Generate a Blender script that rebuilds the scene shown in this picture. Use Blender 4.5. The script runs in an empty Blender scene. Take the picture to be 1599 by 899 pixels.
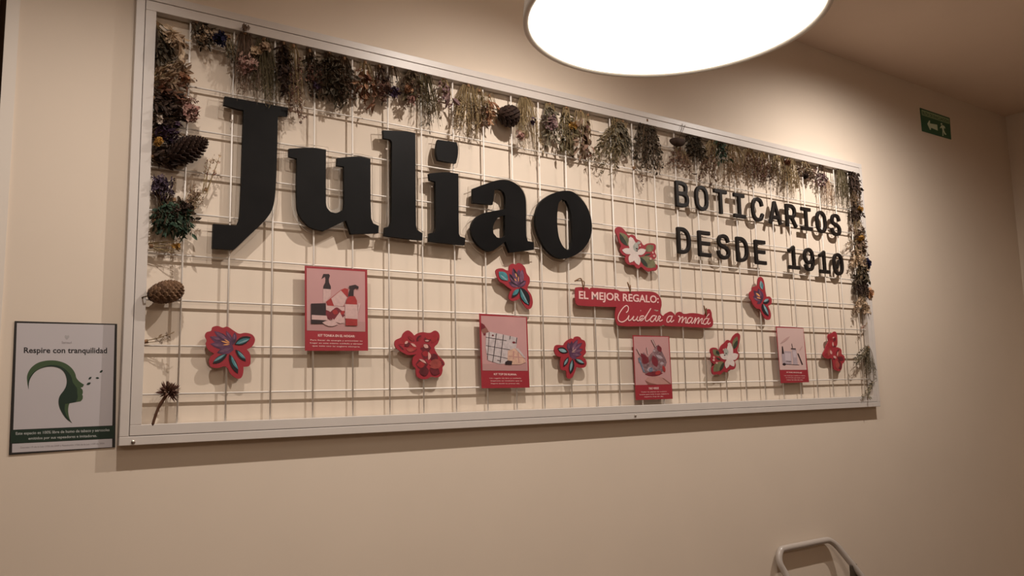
import bpy, bmesh, math, random
from mathutils import Vector, geometry
from math import sin, cos, pi, radians

# ------------------------------------------------------------------ camera, world, lights
S = bpy.context.scene
COL = S.collection
Z0 = 2.36            # height of the topmost mesh wire above the floor
MESH_Y = -0.015      # plane of the wire mesh in front of the wall (wall face is y = 0)
F_PX, YAW, PITCH, ROLL = 1245.53, .60083, .12691, -.02176
CAM = Vector((-.38988, -1.86663 + MESH_Y, -.81065 + Z0))

fw = Vector((sin(YAW) * cos(PITCH), cos(YAW) * cos(PITCH), sin(PITCH)))
rt = Vector((cos(YAW), -sin(YAW), 0))
up = rt.cross(fw)
r2 = rt * cos(ROLL) + up * sin(ROLL)
u2 = -rt * sin(ROLL) + up * cos(ROLL)
cd = bpy.data.cameras.new('camera')
cd.sensor_width = 36.0
cd.lens = F_PX * 36.0 / 1599.0
cd.clip_start = .02
cam = bpy.data.objects.new('camera', cd)
COL.objects.link(cam)
from mathutils import Matrix
cam.matrix_world = Matrix(((r2.x, u2.x, -fw.x, CAM.x), (r2.y, u2.y, -fw.y, CAM.y), (r2.z, u2.z, -fw.z, CAM.z), (0, 0, 0, 1)))
S.camera = cam

S.view_settings.view_transform = 'Standard'
S.view_settings.look = 'None'
S.view_settings.exposure = 0.0
S.view_settings.gamma = 1.0
S.view_settings.use_curve_mapping = False

w = bpy.data.worlds.new('world')
S.world = w
w.use_nodes = True
w.node_tree.nodes['Background'].inputs[0].default_value = (1, .75, .55, 1)
w.node_tree.nodes['Background'].inputs[1].default_value = .02


def spot(name, loc, aim, watts, angle, blend, col=(1, .83, .66), r=.012):
    l = bpy.data.lights.new(name, 'SPOT')
    l.energy = watts
    l.spot_size = radians(angle)
    l.spot_blend = blend
    l.shadow_soft_size = r
    l.color = col
    o = bpy.data.objects.new(name, l)
    COL.objects.link(o)
    o.location = loc
    d = Vector(aim) - Vector(loc)
    o.rotation_euler = d.to_track_quat('-Z', 'Y').to_euler()
    return o


LY = -.70
SC = (1, .905, .82)
spot('ceiling_spot', (.88, LY, Z0 + .45), (.88, LY + .16, Z0 - .55), 61, 143, 1.0, SC)
spot('ceiling_spot', (2.38, LY, Z0 + .45), (2.44, LY + .22, Z0 - .55), 69, 160, 1.0, SC)
spot('ceiling_spot', (-.14, LY, Z0 + .45), (-.20, LY + .16, Z0 - .55), 40, 116, 1.0, SC)


def area(name, loc, aim, watts, size, col=(1, .79, .62)):
    l = bpy.data.lights.new(name, 'AREA')
    l.energy = watts
    l.shape = 'DISK'
    l.size = size
    l.color = col
    o = bpy.data.objects.new(name, l)
    COL.objects.link(o)
    o.location = loc
    o.rotation_euler = (Vector(aim) - Vector(loc)).to_track_quat('-Z', 'Y').to_euler()


# unseen fill lights, added behind and beside the camera to raise the ambient
area('fill_light', (.2, -3.0, Z0 + .30), (.3, -1.6, 0), 11, .6)
area('fill_light', (-1.6, -2.4, Z0 + .30), (-1.2, -1.2, 0), 6, .6)

# ------------------------------------------------------------------ helpers


def un(u, v, y):
    """the point of the plane y that the photograph shows at pixel (u, v)"""
    d = fw + r2 * ((u - 799.5) / F_PX) - u2 * ((v - 449.5) / F_PX)
    t = (y - CAM.y) / d.y
    return CAM + d * t


def tracer(x0, y0, s, y):
    return lambda a, b: un(x0 + a * s, y0 + b * s, y)


def mesh_obj(name, verts, faces, mat, parent=None, smooth=False, mats=None, midx=None):
    me = bpy.data.meshes.new(name)
    me.from_pydata([tuple(v) for v in verts], [], faces)
    if mats:
        for m in mats:
            me.materials.append(m)
        me.polygons.foreach_set('material_index', midx)
    else:
        me.materials.append(mat)
    if smooth:
        me.polygons.foreach_set('use_smooth', [True] * len(me.polygons))
    me.update()
    o = bpy.data.objects.new(name, me)
    COL.objects.link(o)
    if parent is not None:
        o.parent = parent
        o.matrix_parent_inverse = Matrix.Translation(-Vector(parent.location))
    return o


def thing(name, label, cat, loc=(0, 0, 0), group=None):
    o = bpy.data.objects.new(name, None)
    o.empty_display_size = .05
    COL.objects.link(o)
    o.location = loc
    o['label'] = label
    o['category'] = cat
    if group:
        o['group'] = group
    return o


def structure(o):
    o['kind'] = 'structure'
    return o


class MB:
    def __init__(s):
        s.v, s.f = [], []

    def box(s, x0, x1, y0, y1, z0, z1):
        n = len(s.v)
        s.v += [(x, y, z) for x in (x0, x1) for y in (y0, y1) for z in (z0, z1)]
        s.f += [tuple(n + i for i in q) for q in ((0, 1, 3, 2), (4, 6, 7, 5), (0, 4, 5, 1), (2, 3, 7, 6), (0, 2, 6, 4), (1, 5, 7, 3))]

    def tube(s, pts, r, n=6, cap=True):
        pts = [Vector(p) for p in pts]
        rr = r if isinstance(r, (list, tuple)) else [r] * len(pts)
        base = len(s.v)
        prev = None
        for i, p in enumerate(pts):
            a = pts[max(i - 1, 0)]
            b = pts[min(i + 1, len(pts) - 1)]
            t = (b - a)
            t = t.normalized() if t.length > 1e-9 else Vector((0, 0, 1))
            if prev is None:
                h = Vector((0, 0, 1)) if abs(t.z) < .9 else Vector((1, 0, 0))
                u = t.cross(h).normalized()
            else:
                u = (prev - t * prev.dot(t))
                u = u.normalized() if u.length > 1e-6 else t.orthogonal().normalized()
            prev = u
            vv = t.cross(u)
            for k in range(n):
                an = 2 * pi * k / n
                s.v.append(tuple(p + (u * cos(an) + vv * sin(an)) * rr[i]))
        for i in range(len(pts) - 1):
            for k in range(n):
                a = base + i * n + k
                b = base + i * n + (k + 1) % n
                s.f.append((a, b, b + n, a + n))
        if cap:
            s.f.append(tuple(base + k for k in reversed(range(n))))
            s.f.append(tuple(base + (len(pts) - 1) * n + k for k in range(n)))

    def lathe(s, prof, c, n=48):
        base = len(s.v)
        for r, z in prof:
            for k in range(n):
                a = 2 * pi * k / n
                s.v.append((c[0] + r * cos(a), c[1] + r * sin(a), c[2] + z))
        for i in range(len(prof) - 1):
            for k in range(n):
                a = base + i * n + k
                b = base + i * n + (k + 1) % n
                s.f.append((a, b, b + n, a + n))

    def build(s, name, mat, parent=None, smooth=False):
        return mesh_obj(name, s.v, s.f, mat, parent, smooth)


def bevel(o, wd, seg=2):
    m = o.modifiers.new('bevel', 'BEVEL')
    m.width = wd
    m.segments = seg
    m.limit_method = 'ANGLE'
    m.angle_limit = radians(40)
    return o


def area2(pts):
    return sum(a.x * b.z - b.x * a.z for a, b in zip(pts, pts[1:] + pts[:1]))


def round_poly(pts, sharp=39, n=4):
    """closed outline: soft corners become smooth curves, sharp corners stay"""
    P = [Vector(p) for p in pts]
    m = len(P)
    soft = []
    for i in range(m):
        a, b = P[i] - P[i - 1], P[(i + 1) % m] - P[i]
        soft.append(a.length > 1e-7 and b.length > 1e-7 and a.angle(b) < radians(sharp))
    out = []
    for i in range(m):
        p0, p1, p2, p3 = P[i - 1], P[i], P[(i + 1) % m], P[(i + 2) % m]
        t1 = (p2 - p0) * .5 if soft[i] else (p2 - p1)
        t2 = (p3 - p1) * .5 if soft[(i + 1) % m] else (p2 - p1)
        L = (p2 - p1).length
        if t1.length > 1e-9:
            t1 = t1 * (L / t1.length)
        if t2.length > 1e-9:
            t2 = t2 * (L / t2.length)
        out.append(p1)
        if soft[i] or soft[(i + 1) % m]:
            for k in range(1, n):
                t = k / n
                out.append(p1 * (2 * t ** 3 - 3 * t * t + 1) + t1 * (t ** 3 - 2 * t * t + t) + p2 * (-2 * t ** 3 + 3 * t * t) + t2 * (t ** 3 - t * t))
    return out


def offset_poly(pts, d):
    """grow a closed outline (in the XZ plane) by d"""
    P = [Vector(p) for p in pts]
    sgn = 1 if area2(P) > 0 else -1
    out = []
    m = len(P)
    for i in range(m):
        a = (P[i] - P[i - 1])
        b = (P[(i + 1) % m] - P[i])
        if a.length < 1e-7:
            a = b
        if b.length < 1e-7:
            b = a
        a.normalize()
        b.normalize()
        na = Vector((a.z, 0, -a.x)) * sgn
        nb = Vector((b.z, 0, -b.x)) * sgn
        n = (na + nb)
        if n.length < 1e-4:
            n = na
        n.normalize()
        k = max(.55, n.dot(na))
        out.append(P[i] + n * (d / k))
    return out


def prism(name, outlines, y_back, y_front, mat, parent=None, edge_mat=None, bev=0):
    """outlines: first the outer one, then the holes, as XZ points; a solid plate between two y planes"""
    loops = []
    for k, o in enumerate(outlines):
        o = [Vector((p.x, 0, p.z)) for p in o]
        a = area2(o)
        if (a < 0) == (k == 0):
            o.reverse()
        loops.append(o)
    flat = [p for l in loops for p in l]
    tris = geometry.tessellate_polygon([[Vector((p.x, p.z, 0)) for p in l] for l in loops])
    n = len(flat)
    v = [(p.x, y_front, p.z) for p in flat] + [(p.x, y_back, p.z) for p in flat]
    f, mi = [], []
    for t in tris:
        a, b, c = (flat[i] for i in t)
        if (b.x - a.x) * (c.z - a.z) - (c.x - a.x) * (b.z - a.z) < 0:
            t = (t[0], t[2], t[1])
        f.append(tuple(t))
        f.append((t[0] + n, t[2] + n, t[1] + n))
        mi += [0, 0]
    base = 0
    for l in loops:
        m = len(l)
        for i in range(m):
            a, b = base + i, base + (i + 1) % m
            f.append((b, a, a + n, b + n))
            mi.append(1 if edge_mat else 0)
        base += m
    o = mesh_obj(name, v, f, mat, parent, mats=[mat, edge_mat] if edge_mat else None, midx=mi)
    if bev:
        bevel(o, bev)
    return o


def sheet(name, polys, mat, parent, lift=0.0, edge=.0004):
    """thin printed shapes; polys are lists of 3-D points on one plane, raised a hair towards the room"""
    if len(polys) > 1 and 'stripe' not in name and 'weave' not in name:
        for k, p in enumerate(polys):
            sheet(name, [p], mat, parent, lift + .00001 * k)
        return
    v, f = [], []
    for k, p in enumerate(polys):
        P = [Vector(q) for q in p]
        if area2(P) < 0:
            P.reverse()
        n = len(v)
        tr = geometry.tessellate_polygon([[Vector((q.x, q.z, 0)) for q in P]])
        dy = lift + .00001 * k
        v += [(q.x, q.y - dy, q.z) for q in P]
        for t in tr:
            a, b, c = (P[i] for i in t)
            if (b.x - a.x) * (c.z - a.z) - (c.x - a.x) * (b.z - a.z) < 0:
                t = (t[0], t[2], t[1])
            f.append(tuple(n + i for i in t))
    return mesh_obj(name, v, f, mat, parent)


def quad_map(tl, tr, br, bl):
    return lambda u, v: (tl * (1 - u) + tr * u) * (1 - v) + (bl * (1 - u) + br * u) * v


def lettering(name, text, q, mat, parent, lift=.0005, bold=0.0):
    """flat lettering in the built-in font, fitted into the quad q(u, v)"""
    cu = bpy.data.curves.new(name, 'FONT')
    cu.body = text
    cu.size = 1
    cu.offset = bold
    cu.resolution_u = 3
    tmp = bpy.data.objects.new(name, cu)
    COL.objects.link(tmp)
    dg = bpy.context.evaluated_depsgraph_get()
    me = bpy.data.meshes.new_from_object(tmp.evaluated_get(dg))
    xs = [v.co.x for v in me.vertices]
    ys = [v.co.y for v in me.vertices]
    x0, x1, y0, y1 = min(xs), max(xs), min(ys), max(ys)
    vv = []
    for v in me.vertices:
        p = q((v.co.x - x0) / (x1 - x0), (y1 - v.co.y) / (y1 - y0))
        vv.append((p.x, p.y - lift, p.z))
    ff = [tuple(p.vertices) for p in me.polygons]
    bpy.data.objects.remove(tmp)
    bpy.data.curves.remove(cu)
    bpy.data.meshes.remove(me)
    return mesh_obj(name, vv, ff, mat, parent)


def ribbon(pts, wd):
    """a polyline in the XZ plane turned into an outline of constant width with round ends"""
    P = [Vector(p) for p in pts]
    L, R = [], []
    for i, p in enumerate(P):
        a = P[max(i - 1, 0)]
        b = P[min(i + 1, len(P) - 1)]
        t = (b - a).normalized()
        n = Vector((-t.z, 0, t.x)) * (wd / 2)
        L.append(p + n)
        R.append(p - n)
    t0 = (P[0] - P[1]).normalized() * (wd / 2)
    t1 = (P[-1] - P[-2]).normalized() * (wd / 2)
    return L + [P[-1] + t1 * .8] + R[::-1] + [P[0] + t0 * .8]


def strip_mesh(name, strokes, wd, mat, parent, lift):
    """strokes as thin flat bands (quads), for handwriting"""
    v, f = [], []
    for k, pts in enumerate(strokes):
        P = open_curve(pts, 4)
        for i, p in enumerate(P):
            a = P[max(i - 1, 0)]
            b = P[min(i + 1, len(P) - 1)]
            t = (b - a).normalized()
            n = Vector((-t.z, 0, t.x)) * (wd / 2)
            q = Vector((0, -lift - .00001 * k - .000012 * i, 0))
            v += [tuple(p + n + q), tuple(p - n + q)]
            if i:
                m = len(v)
                f.append((m - 4, m - 3, m - 1, m - 2))
    return mesh_obj(name, v, f, mat, parent)


def open_curve(pts, n=4):
    P = [Vector(p) for p in pts]
    out = []
    for i in range(len(P) - 1):
        p0 = P[max(i - 1, 0)]
        p1, p2 = P[i], P[i + 1]
        p3 = P[min(i + 2, len(P) - 1)]
        for k in range(n):
            t = k / n
            out.append(.5 * ((2 * p1) + (-p0 + p2) * t + (2 * p0 - 5 * p1 + 4 * p2 - p3) * t * t + (-p0 + 3 * p1 - 3 * p2 + p3) * t ** 3))
    out.append(P[-1])
    return out


# ------------------------------------------------------------------ materials
def mat(name, col, rough=.6, metal=0.0, var=0.0, scale=40.0, bump=0.0, spec=.5, emit=0.0):
    m = bpy.data.materials.new(name)
    m.use_nodes = True
    nt = m.node_tree
    b = nt.nodes['Principled BSDF']
    b.inputs['Base Color'].default_value = (*col, 1)
    b.inputs['Roughness'].default_value = rough
    b.inputs['Metallic'].default_value = metal
    b.inputs['Specular IOR Level'].default_value = spec
    if emit:
        b.inputs['Emission Color'].default_value = (1, .9, .76, 1)
        b.inputs['Emission Strength'].default_value = emit
    if var or bump:
        tc = nt.nodes.new('ShaderNodeTexCoord')
        no = nt.nodes.new('ShaderNodeTexNoise')
        no.inputs['Scale'].default_value = scale
        no.inputs['Detail'].default_value = 5
        nt.links.new(tc.outputs['Object'], no.inputs['Vector'])
        if var:
            r = nt.nodes.new('ShaderNodeValToRGB')
            r.color_ramp.elements[0].position = .3
            r.color_ramp.elements[1].position = .7
            r.color_ramp.elements[0].color = (*[c * (1 - var) for c in col], 1)
            r.color_ramp.elements[1].color = (*[min(1, c * (1 + var)) for c in col], 1)
            nt.links.new(no.outputs['Fac'], r.inputs['Fac'])
            nt.links.new(r.outputs['Color'], b.inputs['Base Color'])
        if bump:
            bp = nt.nodes.new('ShaderNodeBump')
            bp.inputs['Strength'].default_value = bump
            bp.inputs['Distance'].default_value = .002
            nt.links.new(no.outputs['Fac'], bp.inputs['Height'])
            nt.links.new(bp.outputs['Normal'], b.inputs['Normal'])
    return m


def plant_mat(name, cols, rough=.8):
    """every leaf or petal takes its own tone from the ramp"""
    m = bpy.data.materials.new(name)
    m.use_nodes = True
    nt = m.node_tree
    b = nt.nodes['Principled BSDF']
    b.inputs['Roughness'].default_value = rough
    b.inputs['Specular IOR Level'].default_value = .2
    g = nt.nodes.new('ShaderNodeNewGeometry')
    r = nt.nodes.new('ShaderNodeValToRGB')
    el = r.color_ramp.elements
    while len(el) < len(cols):
        el.new(.5)
    for i, c in enumerate(cols):
        el[i].position = i / (len(cols) - 1)
        el[i].color = (*c, 1)
    nt.links.new(g.outputs['Random Per Island'], r.inputs['Fac'])
    nt.links.new(r.outputs['Color'], b.inputs['Base Color'])
    return m


WALL = mat('cream_paint', (.72, .615, .505), .75, var=.02, scale=3, bump=.05)
CEIL = mat('ceiling_paint', (.74, .60, .49), .9, var=.02, scale=3)
FLOOR = mat('brown_floor', (.22, .15, .10), .5, var=.1, scale=6)
DARKW = mat('dark_brown_paint', (.20, .13, .09), .8)
TRIM = mat('corner_bead_paint', (.74, .67, .59), .5)
WHITE = mat('white_frame_paint', (.61, .56, .52), .38, var=.02, scale=20)
WIRE = mat('white_wire_coating', (.84, .79, .73), .35)
BLACK = mat('matt_black_board', (.0055, .005, .005), .5, var=.4, scale=9, bump=.08, spec=.13)
BLACK2 = mat('black_letter_paint', (.014, .010, .008), .5, var=.2, scale=30, spec=.2)
RED = mat('crimson_card', (.32, .024, .036), .5, var=.05, scale=15)
SCREW = mat('screw_steel', (.35, .3, .26), .35, .8)
TWINE = mat('jute_twine', (.22, .12, .06), .9, var=.3, scale=200)
PALETEXT = mat('pale_pink_ink', (.80, .52, .49), .6)
EDGE = mat('acrylic_edge', (.78, .70, .62), .3)
ACR = bpy.data.materials.new('clear_acrylic')
ACR.use_nodes = True
nt = ACR.node_tree
nt.nodes.remove(nt.nodes['Principled BSDF'])
tb = nt.nodes.new('ShaderNodeBsdfTransparent')
tb.inputs[0].default_value = (.985, .98, .975, 1)
gb = nt.nodes.new('ShaderNodeBsdfGlossy')
gb.inputs['Roughness'].default_value = .08
mx = nt.nodes.new('ShaderNodeMixShader')
mx.inputs[0].default_value = .03
nt.links.new(tb.outputs[0], mx.inputs[1])
nt.links.new(gb.outputs[0], mx.inputs[2])
nt.links.new(mx.outputs[0], nt.nodes['Material Output'].inputs[0])

# ------------------------------------------------------------------ the room
CZ = Z0 + .568
XR = 4.09
XL = -.357


def slab(name, x0, x1, y0, y1, z0, z1, m):
    b = MB()
    b.box(x0, x1, y0, y1, z0, z1)
    return structure(b.build(name, m))


slab('wall_back', XL, XR + .12, 0, .12, 0, CZ, WALL)
slab('wall_right', XR, XR + .12, -4.2, 0, 0, CZ, WALL)
slab('wall_left', -2.6, -2.48, -4.2, 2.6, 0, CZ, DARKW)
slab('wall_front', -2.48, XR, -4.2, -4.08, 0, CZ, WALL)
slab('wall_far', -2.48, XL, 2.48, 2.6, 0, CZ, DARKW)
slab('wall_return', XL, XL + .12, .12, 2.48, 0, CZ, DARKW)
slab('ceiling', -2.6, XR + .12, -4.2, 2.6, CZ, CZ + .1, CEIL)
slab('floor', -2.6, XR + .12, -4.2, 2.6, -.1, 0, FLOOR)
b = MB()
b.box(XL - .003, XL + .021, -.004, .001, .0, CZ)
b.box(XL - .003, XL, .001, .03, 0, CZ)
o = structure(b.build('trim_1', TRIM))

# ------------------------------------------------------------------ the framed wire mesh
FX0, FX1, FZ0, FZ1 = -.118, 2.674, Z0 - .909, Z0 + .097
fr = thing('mesh_sign_frame', 'long white metal frame with a white wire grid, fixed to the cream wall', 'wall frame', (1.278, 0, FZ0))
OW, IW, GAP = .0185, .0225, .0012
FD = .027


def rail(x0, x1, z0, z1, y1, y0=0.0):
    b = MB()
    b.box(x0, x1, y1, y0, z0, z1)
    return bevel(b.build('frame_rail', WHITE, fr), .0012)


rail(FX0, FX1, FZ1 - OW, FZ1, -FD)
rail(FX0, FX1, FZ0, FZ0 + OW, -FD)
rail(FX0, FX0 + OW, FZ0 + OW, FZ1 - OW, -FD)
rail(FX1 - OW, FX1, FZ0 + OW, FZ1 - OW, -FD)
ix0, ix1, iz0, iz1 = FX0 + OW + GAP, FX1 - OW - GAP, FZ0 + OW + GAP, FZ1 - OW - GAP
for a in ((ix0, ix1, iz1 - IW, iz1), (ix0, ix1, iz0, iz0 + IW), (ix0, ix0 + IW, iz0 + IW, iz1 - IW), (ix1 - IW, ix1, iz0 + IW, iz1 - IW)):
    b = MB()
    b.box(a[0], a[1], -FD + .0005, -.004, a[2], a[3])
    bevel(b.build('inner_rail', WHITE, fr), .001)
for u, v in ((208, 690), (992, 649)):
    p = un(u, v, -FD)
    b = MB()
    b.tube([(p.x, -FD + .001, p.z), (p.x, -FD - .0015, p.z), (p.x, -FD - .003, p.z)], [.004, .004, .0018], 12)
    b.build('screw', SCREW, fr)

BOT = [(276, 663), (351.5, 660), (421.5, 656), (488, 655), (551, 652), (609, 648), (662, 646), (713, 643), (762, 640), (807.5, 639), (851, 637), (893.5, 635), (934, 635), (969, 635), (1004, 632), (1037.5, 630), (1072, 629), (1105, 629), (1136, 628), (1166.5, 626), (1196, 625), (1224.6, 624), (1251.8, 623), (1278, 622), (1302.3, 621), (1326.5, 620), (1351, 618)]
TOP = {0: (298, 29), 1: (366, 45), 2: (429.6, 59), 3: (491.6, 73), 4: (550, 88), 5: (605, 101), 6: (657, 112), 7: (706.3, 125), 8: (753.5, 136), 9: (797.3, 145.5), 10: (839.8, 155.5), 11: (881, 165.5), 12: (917.5, 174.5), 13: (951.6, 181), 14: (985.7, 187), 16: (1051.7, 204.5), 18: (1114, 216.8), 19: (1143.6, 223.4), 22: (1225.6, 242), 23: (1251, 248), 24: (1275.7, 253.4), 25: (1300.6, 259), 26: (1322.8, 264.5)}
LZ = [(297.5, 67), (296, 134), (295, 201), (294, 267), (293, 333), (291, 399), (287, 469.4), (283, 540), (280, 614.7)]
RZ = [None, (1325.5, 327), (1329.5, 363.5), (1332, 400), (1335.5, 437), (1338.7, 475.7), (1346, 514.7), (1348, 553), (1349.7, 591.6)]
zt, zb = iz1 - IW + .006, iz0 + IW - .006
xl, xr = ix0 + IW - .006, ix1 - IW + .006
WR = .0021
WX = []
for i, q in enumerate(BOT):
    pb = un(*q, MESH_Y)
    pt = un(*TOP[i], MESH_Y) if i in TOP else None
    WX.append((pt.x if pt else None, pb.x))
for i in range(27):
    if WX[i][0] is None:
        a = i - 1
        c = i + 1
        while WX[c][0] is None:
            c += 1
        k = (i - a) / (c - a)
        off = (WX[a][0] - WX[a][1]) * (1 - k) + (WX[c][0] - WX[c][1]) * k
        WX[i] = (WX[i][1] + off, WX[i][1])
for side in (0, 1):
    b = MB()
    for i in (range(0, 13) if side == 0 else range(13, 27)):
        t, q = WX[i]
        b.tube([(t, MESH_Y, zt), (q, MESH_Y, zb)], WR, 8)
    xm = (WX[12][1] + WX[13][1]) / 2
    for j in range(9):
        za = un(*LZ[j], MESH_Y).z
        zc = un(*RZ[j], MESH_Y).z if RZ[j] else Z0 - .004
        x0_, x1_ = -.0, 2.6
        zz = lambda x: za + (zc - za) * (x - x0_) / (x1_ - x0_)
        xa, xb = (xl, xm) if side == 0 else (xm, xr)
        b.tube([(xa, MESH_Y + WR * 1.3, zz(xa)), (xb, MESH_Y + WR * 1.3, zz(xb))], WR, 8)
    b.build('wire_grid', WIRE, fr, smooth=True)

# ------------------------------------------------------------------ the large black letters
LB, LF = -.0195, -.0295       # back and front of the black boards
PB, PF = -.0172, -.0193       # the clear plates behind them
A = tracer(320, 140, .31155, LF)
B = tracer(620, 180, .26689, LF)


def tr(fn, pts):
    return [fn(*p) for p in pts]


J = tr(A, [(100, 33), (417, 90), (415, 132), (366, 132), (362, 300), (358, 430), (350, 545), (335, 605), (300, 655), (225, 728), (145, 802), (38, 795), (42, 672), (160, 680), (172, 650), (179, 560), (188, 300), (194, 102), (165, 97), (95, 76)])
Ul = tr(A, [(422, 295), (540, 290), (607, 300), (607, 560), (612, 590), (630, 612), (660, 617), (695, 600), (698, 565), (697, 385), (662, 380), (664, 342), (770, 334), (830, 346), (833, 640), (845, 670), (872, 682), (870, 718), (732, 723), (708, 655), (650, 682), (595, 708), (530, 690), (485, 645), (463, 590), (462, 345), (422, 335)])
Ll = tr(A, [(893, 203), (963, 206)]) + tr(B, [(60, 94), (108, 105), (112, 640), (118, 670), (150, 690), (148, 730), (60, 722)]) + tr(A, [(900, 732), (903, 690), (925, 685), (934, 660), (938, 262), (930, 250), (897, 243)])
Is = tr(B, [(187, 340), (290, 332), (360, 342), (363, 690), (370, 708), (400, 718), (396, 760), (190, 738), (190, 690), (218, 685), (226, 660), (225, 388), (192, 380)])
Id = tr(B, [(240, 142), (295, 150), (350, 158), (357, 190), (356, 235), (346, 280), (290, 272), (240, 262), (230, 225), (231, 180)])
Al = tr(B, [(445, 428), (520, 400), (580, 381), (630, 376), (680, 390), (725, 425), (750, 475), (756, 540), (757, 700), (765, 735), (800, 742), (802, 785), (660, 803), (634, 738), (600, 765), (550, 795), (505, 783), (460, 740), (437, 690), (437, 640), (460, 600), (500, 575), (550, 562), (634, 548), (634, 480), (625, 450), (600, 433), (572, 435), (560, 523), (443, 512)])
Ah = tr(B, [(632, 585), (600, 593), (575, 620), (562, 655), (565, 690), (585, 714), (610, 717), (632, 705)])
Ol = tr(B, [(985, 440), (1035, 450), (1080, 490), (1118, 550), (1138, 620), (1137, 690), (1115, 750), (1070, 800), (1015, 830), (970, 838), (920, 825), (870, 780), (832, 710), (813, 650), (812, 580), (830, 520), (870, 480), (925, 452)])
Oh = tr(B, [(965, 490), (990, 500), (1012, 550), (1024, 620), (1026, 720), (1015, 778), (1000, 788), (975, 770), (950, 720), (939, 650), (938, 580), (946, 515)])


def big_letter(ch, label, outs, extra=None):
    c = sum((p for p in outs[0]), Vector()) / len(outs[0])
    t = thing('sign_letter', label, 'letter', (c.x, MESH_Y, min(p.z for p in outs[0])), 'large black sign letters')
    R = [round_poly(o) for o in outs]
    prism('letter_board', R, LB, LF, BLACK, t, bev=.0012)
    prism('backing_plate', [offset_poly(R[0], .010)], PB, PF, ACR, t, EDGE)
    if extra:
        r = round_poly(extra, 60)
        prism('letter_dot', [r], LB, LF, BLACK, t, bev=.0012)
        prism('backing_plate', [offset_poly(r, .010)], PB, PF, ACR, t, EDGE)
    for p in (outs[0][0], outs[0][len(outs[0]) // 2]):
        q = p.lerp(c, .3)
        b = MB()
        b.tube([(q.x, MESH_Y, q.z), (q.x, LB, q.z)], .003, 8)
        b.build('standoff_pin', SCREW, t)
    return t


big_letter('J', 'tall black capital J with a flat top bar, first letter on the white grid', [J])
big_letter('u', 'black lowercase u between the tall J and the straight l', [Ul])
big_letter('l', 'black lowercase l, a straight tall slab between u and the dotted i', [Ll])
big_letter('i', 'black lowercase i with its separate square dot above', [Is], Id)
big_letter('a', 'black lowercase a between the dotted i and the round o', [Al, Ah])
big_letter('o', 'black lowercase o with a narrow slot, last of the large letters', [Ol, Oh])

# ------------------------------------------------------------------ the small slab letters
# strokes in a unit box, x right 0..1, y up 0..1
GL = {
    'B': [[(.1, 0), (.1, 1)], [(.1, 1), (.6, 1), (.85, .9), (.88, .75), (.82, .58), (.6, .53), (.1, .53)], [(.6, .53), (.88, .45), (.97, .27), (.88, .08), (.6, 0), (.1, 0)]],
    'O': [[(.5, 1), (.25, .95), (.08, .78), (.04, .5), (.08, .22), (.25, .05), (.5, 0), (.75, .05), (.92, .22), (.96, .5), (.92, .78), (.75, .95), (.5, 1)]],
    'T': [[(0, 1), (1, 1)], [(.5, 1), (.5, 0)]],
    'I': [[(.08, 1), (.92, 1)], [(.5, 1), (.5, 0)], [(.03, 0), (.97, 0)]],
    'C': [[(.95, .74), (.86, .92), (.62, 1), (.4, .99), (.18, .87), (.06, .66), (.04, .4), (.12, .16), (.3, .02), (.55, -.01), (.8, .05), (.97, .25)]],
    'A': [[(0, 0), (.5, 1)], [(.5, 1), (1, 0)], [(.2, .27), (.8, .27)]],
    'R': [[(.08, 0), (.08, 1)], [(.08, 1), (.6, 1), (.86, .9), (.92, .72), (.84, .54), (.6, .45), (.08, .45)], [(.55, .45), (.97, 0)]],
    'S': [[(.93, .78), (.82, .94), (.55, 1), (.25, .95), (.1, .78), (.17, .6), (.45, .52), (.75, .45), (.93, .3), (.88, .1), (.62, 0), (.3, .01), (.1, .1), (.04, .25)]],
    'D': [[(.08, 0), (.08, 1)], [(.08, 1), (.5, 1), (.8, .88), (.94, .65), (.94, .35), (.8, .12), (.5, 0), (.08, 0)]],
    'E': [[(.1, 0), (.1, 1)], [(.1, 1), (.95, 1)], [(.1, .52), (.9, .52)], [(.1, 0), (.97, 0)]],
    '1': [[(.06, .82), (.3, .9), (.52, 1)], [(.52, 1), (.52, 0)], [(.02, 0), (1, 0)]],
    '9': [[(.93, .62), (.88, .86), (.66, 1), (.34, 1), (.12, .86), (.06, .66), (.14, .46), (.36, .36), (.62, .38), (.84, .5), (.93, .66), (.92, .36), (.8, .1), (.5, 0), (.22, .05), (.1, .2)]],
    '0': [[(.5, 1), (.25, .95), (.08, .78), (.04, .5), (.08, .22), (.25, .05), (.5, 0), (.75, .05), (.92, .22), (.96, .5), (.92, .78), (.75, .95), (.5, 1)], [(.38, .3), (.62, .7)]],
}
CURVY = set('OCSB09DR')
ROW1 = [('B', 1.591, 'B, first letter of the upper row'), ('O', 1.689, 'O, second letter of the upper row, beside the B'), ('T', 1.786, 'T, only letter T on the sign, in the upper row'), ('I', 1.885, 'I between T and C in the upper row'), ('C', 1.985, 'C, only letter C on the sign, in the upper row'), ('A', 2.085, 'A, capital with a low crossbar in the upper row'), ('R', 2.180, 'R, only letter R, in the upper row'), ('I', 2.274, 'I between R and O in the upper row'), ('O', 2.369, 'O just before the last letter of the upper row'), ('S', 2.465, 'S, last letter of the upper row')]
ROW2 = [('D', 1.590, 'D, first letter of the lower row'), ('E', 1.690, 'E, second letter of the lower row'), ('S', 1.788, 'S in the middle of the lower word'), ('D', 1.886, 'D, fourth letter of the lower row, before an E'), ('E', 1.985, 'E, last letter before the gap in the lower row'), ('1', 2.180, 'figure 1, the first after the gap'), ('9', 2.274, 'figure 9 between the two figures 1'), ('1', 2.370, 'figure 1 between the 9 and the 0'), ('0', 2.462, 'slashed figure 0, last in the lower row')]
SF, SB = -.0275, -.0175
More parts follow.
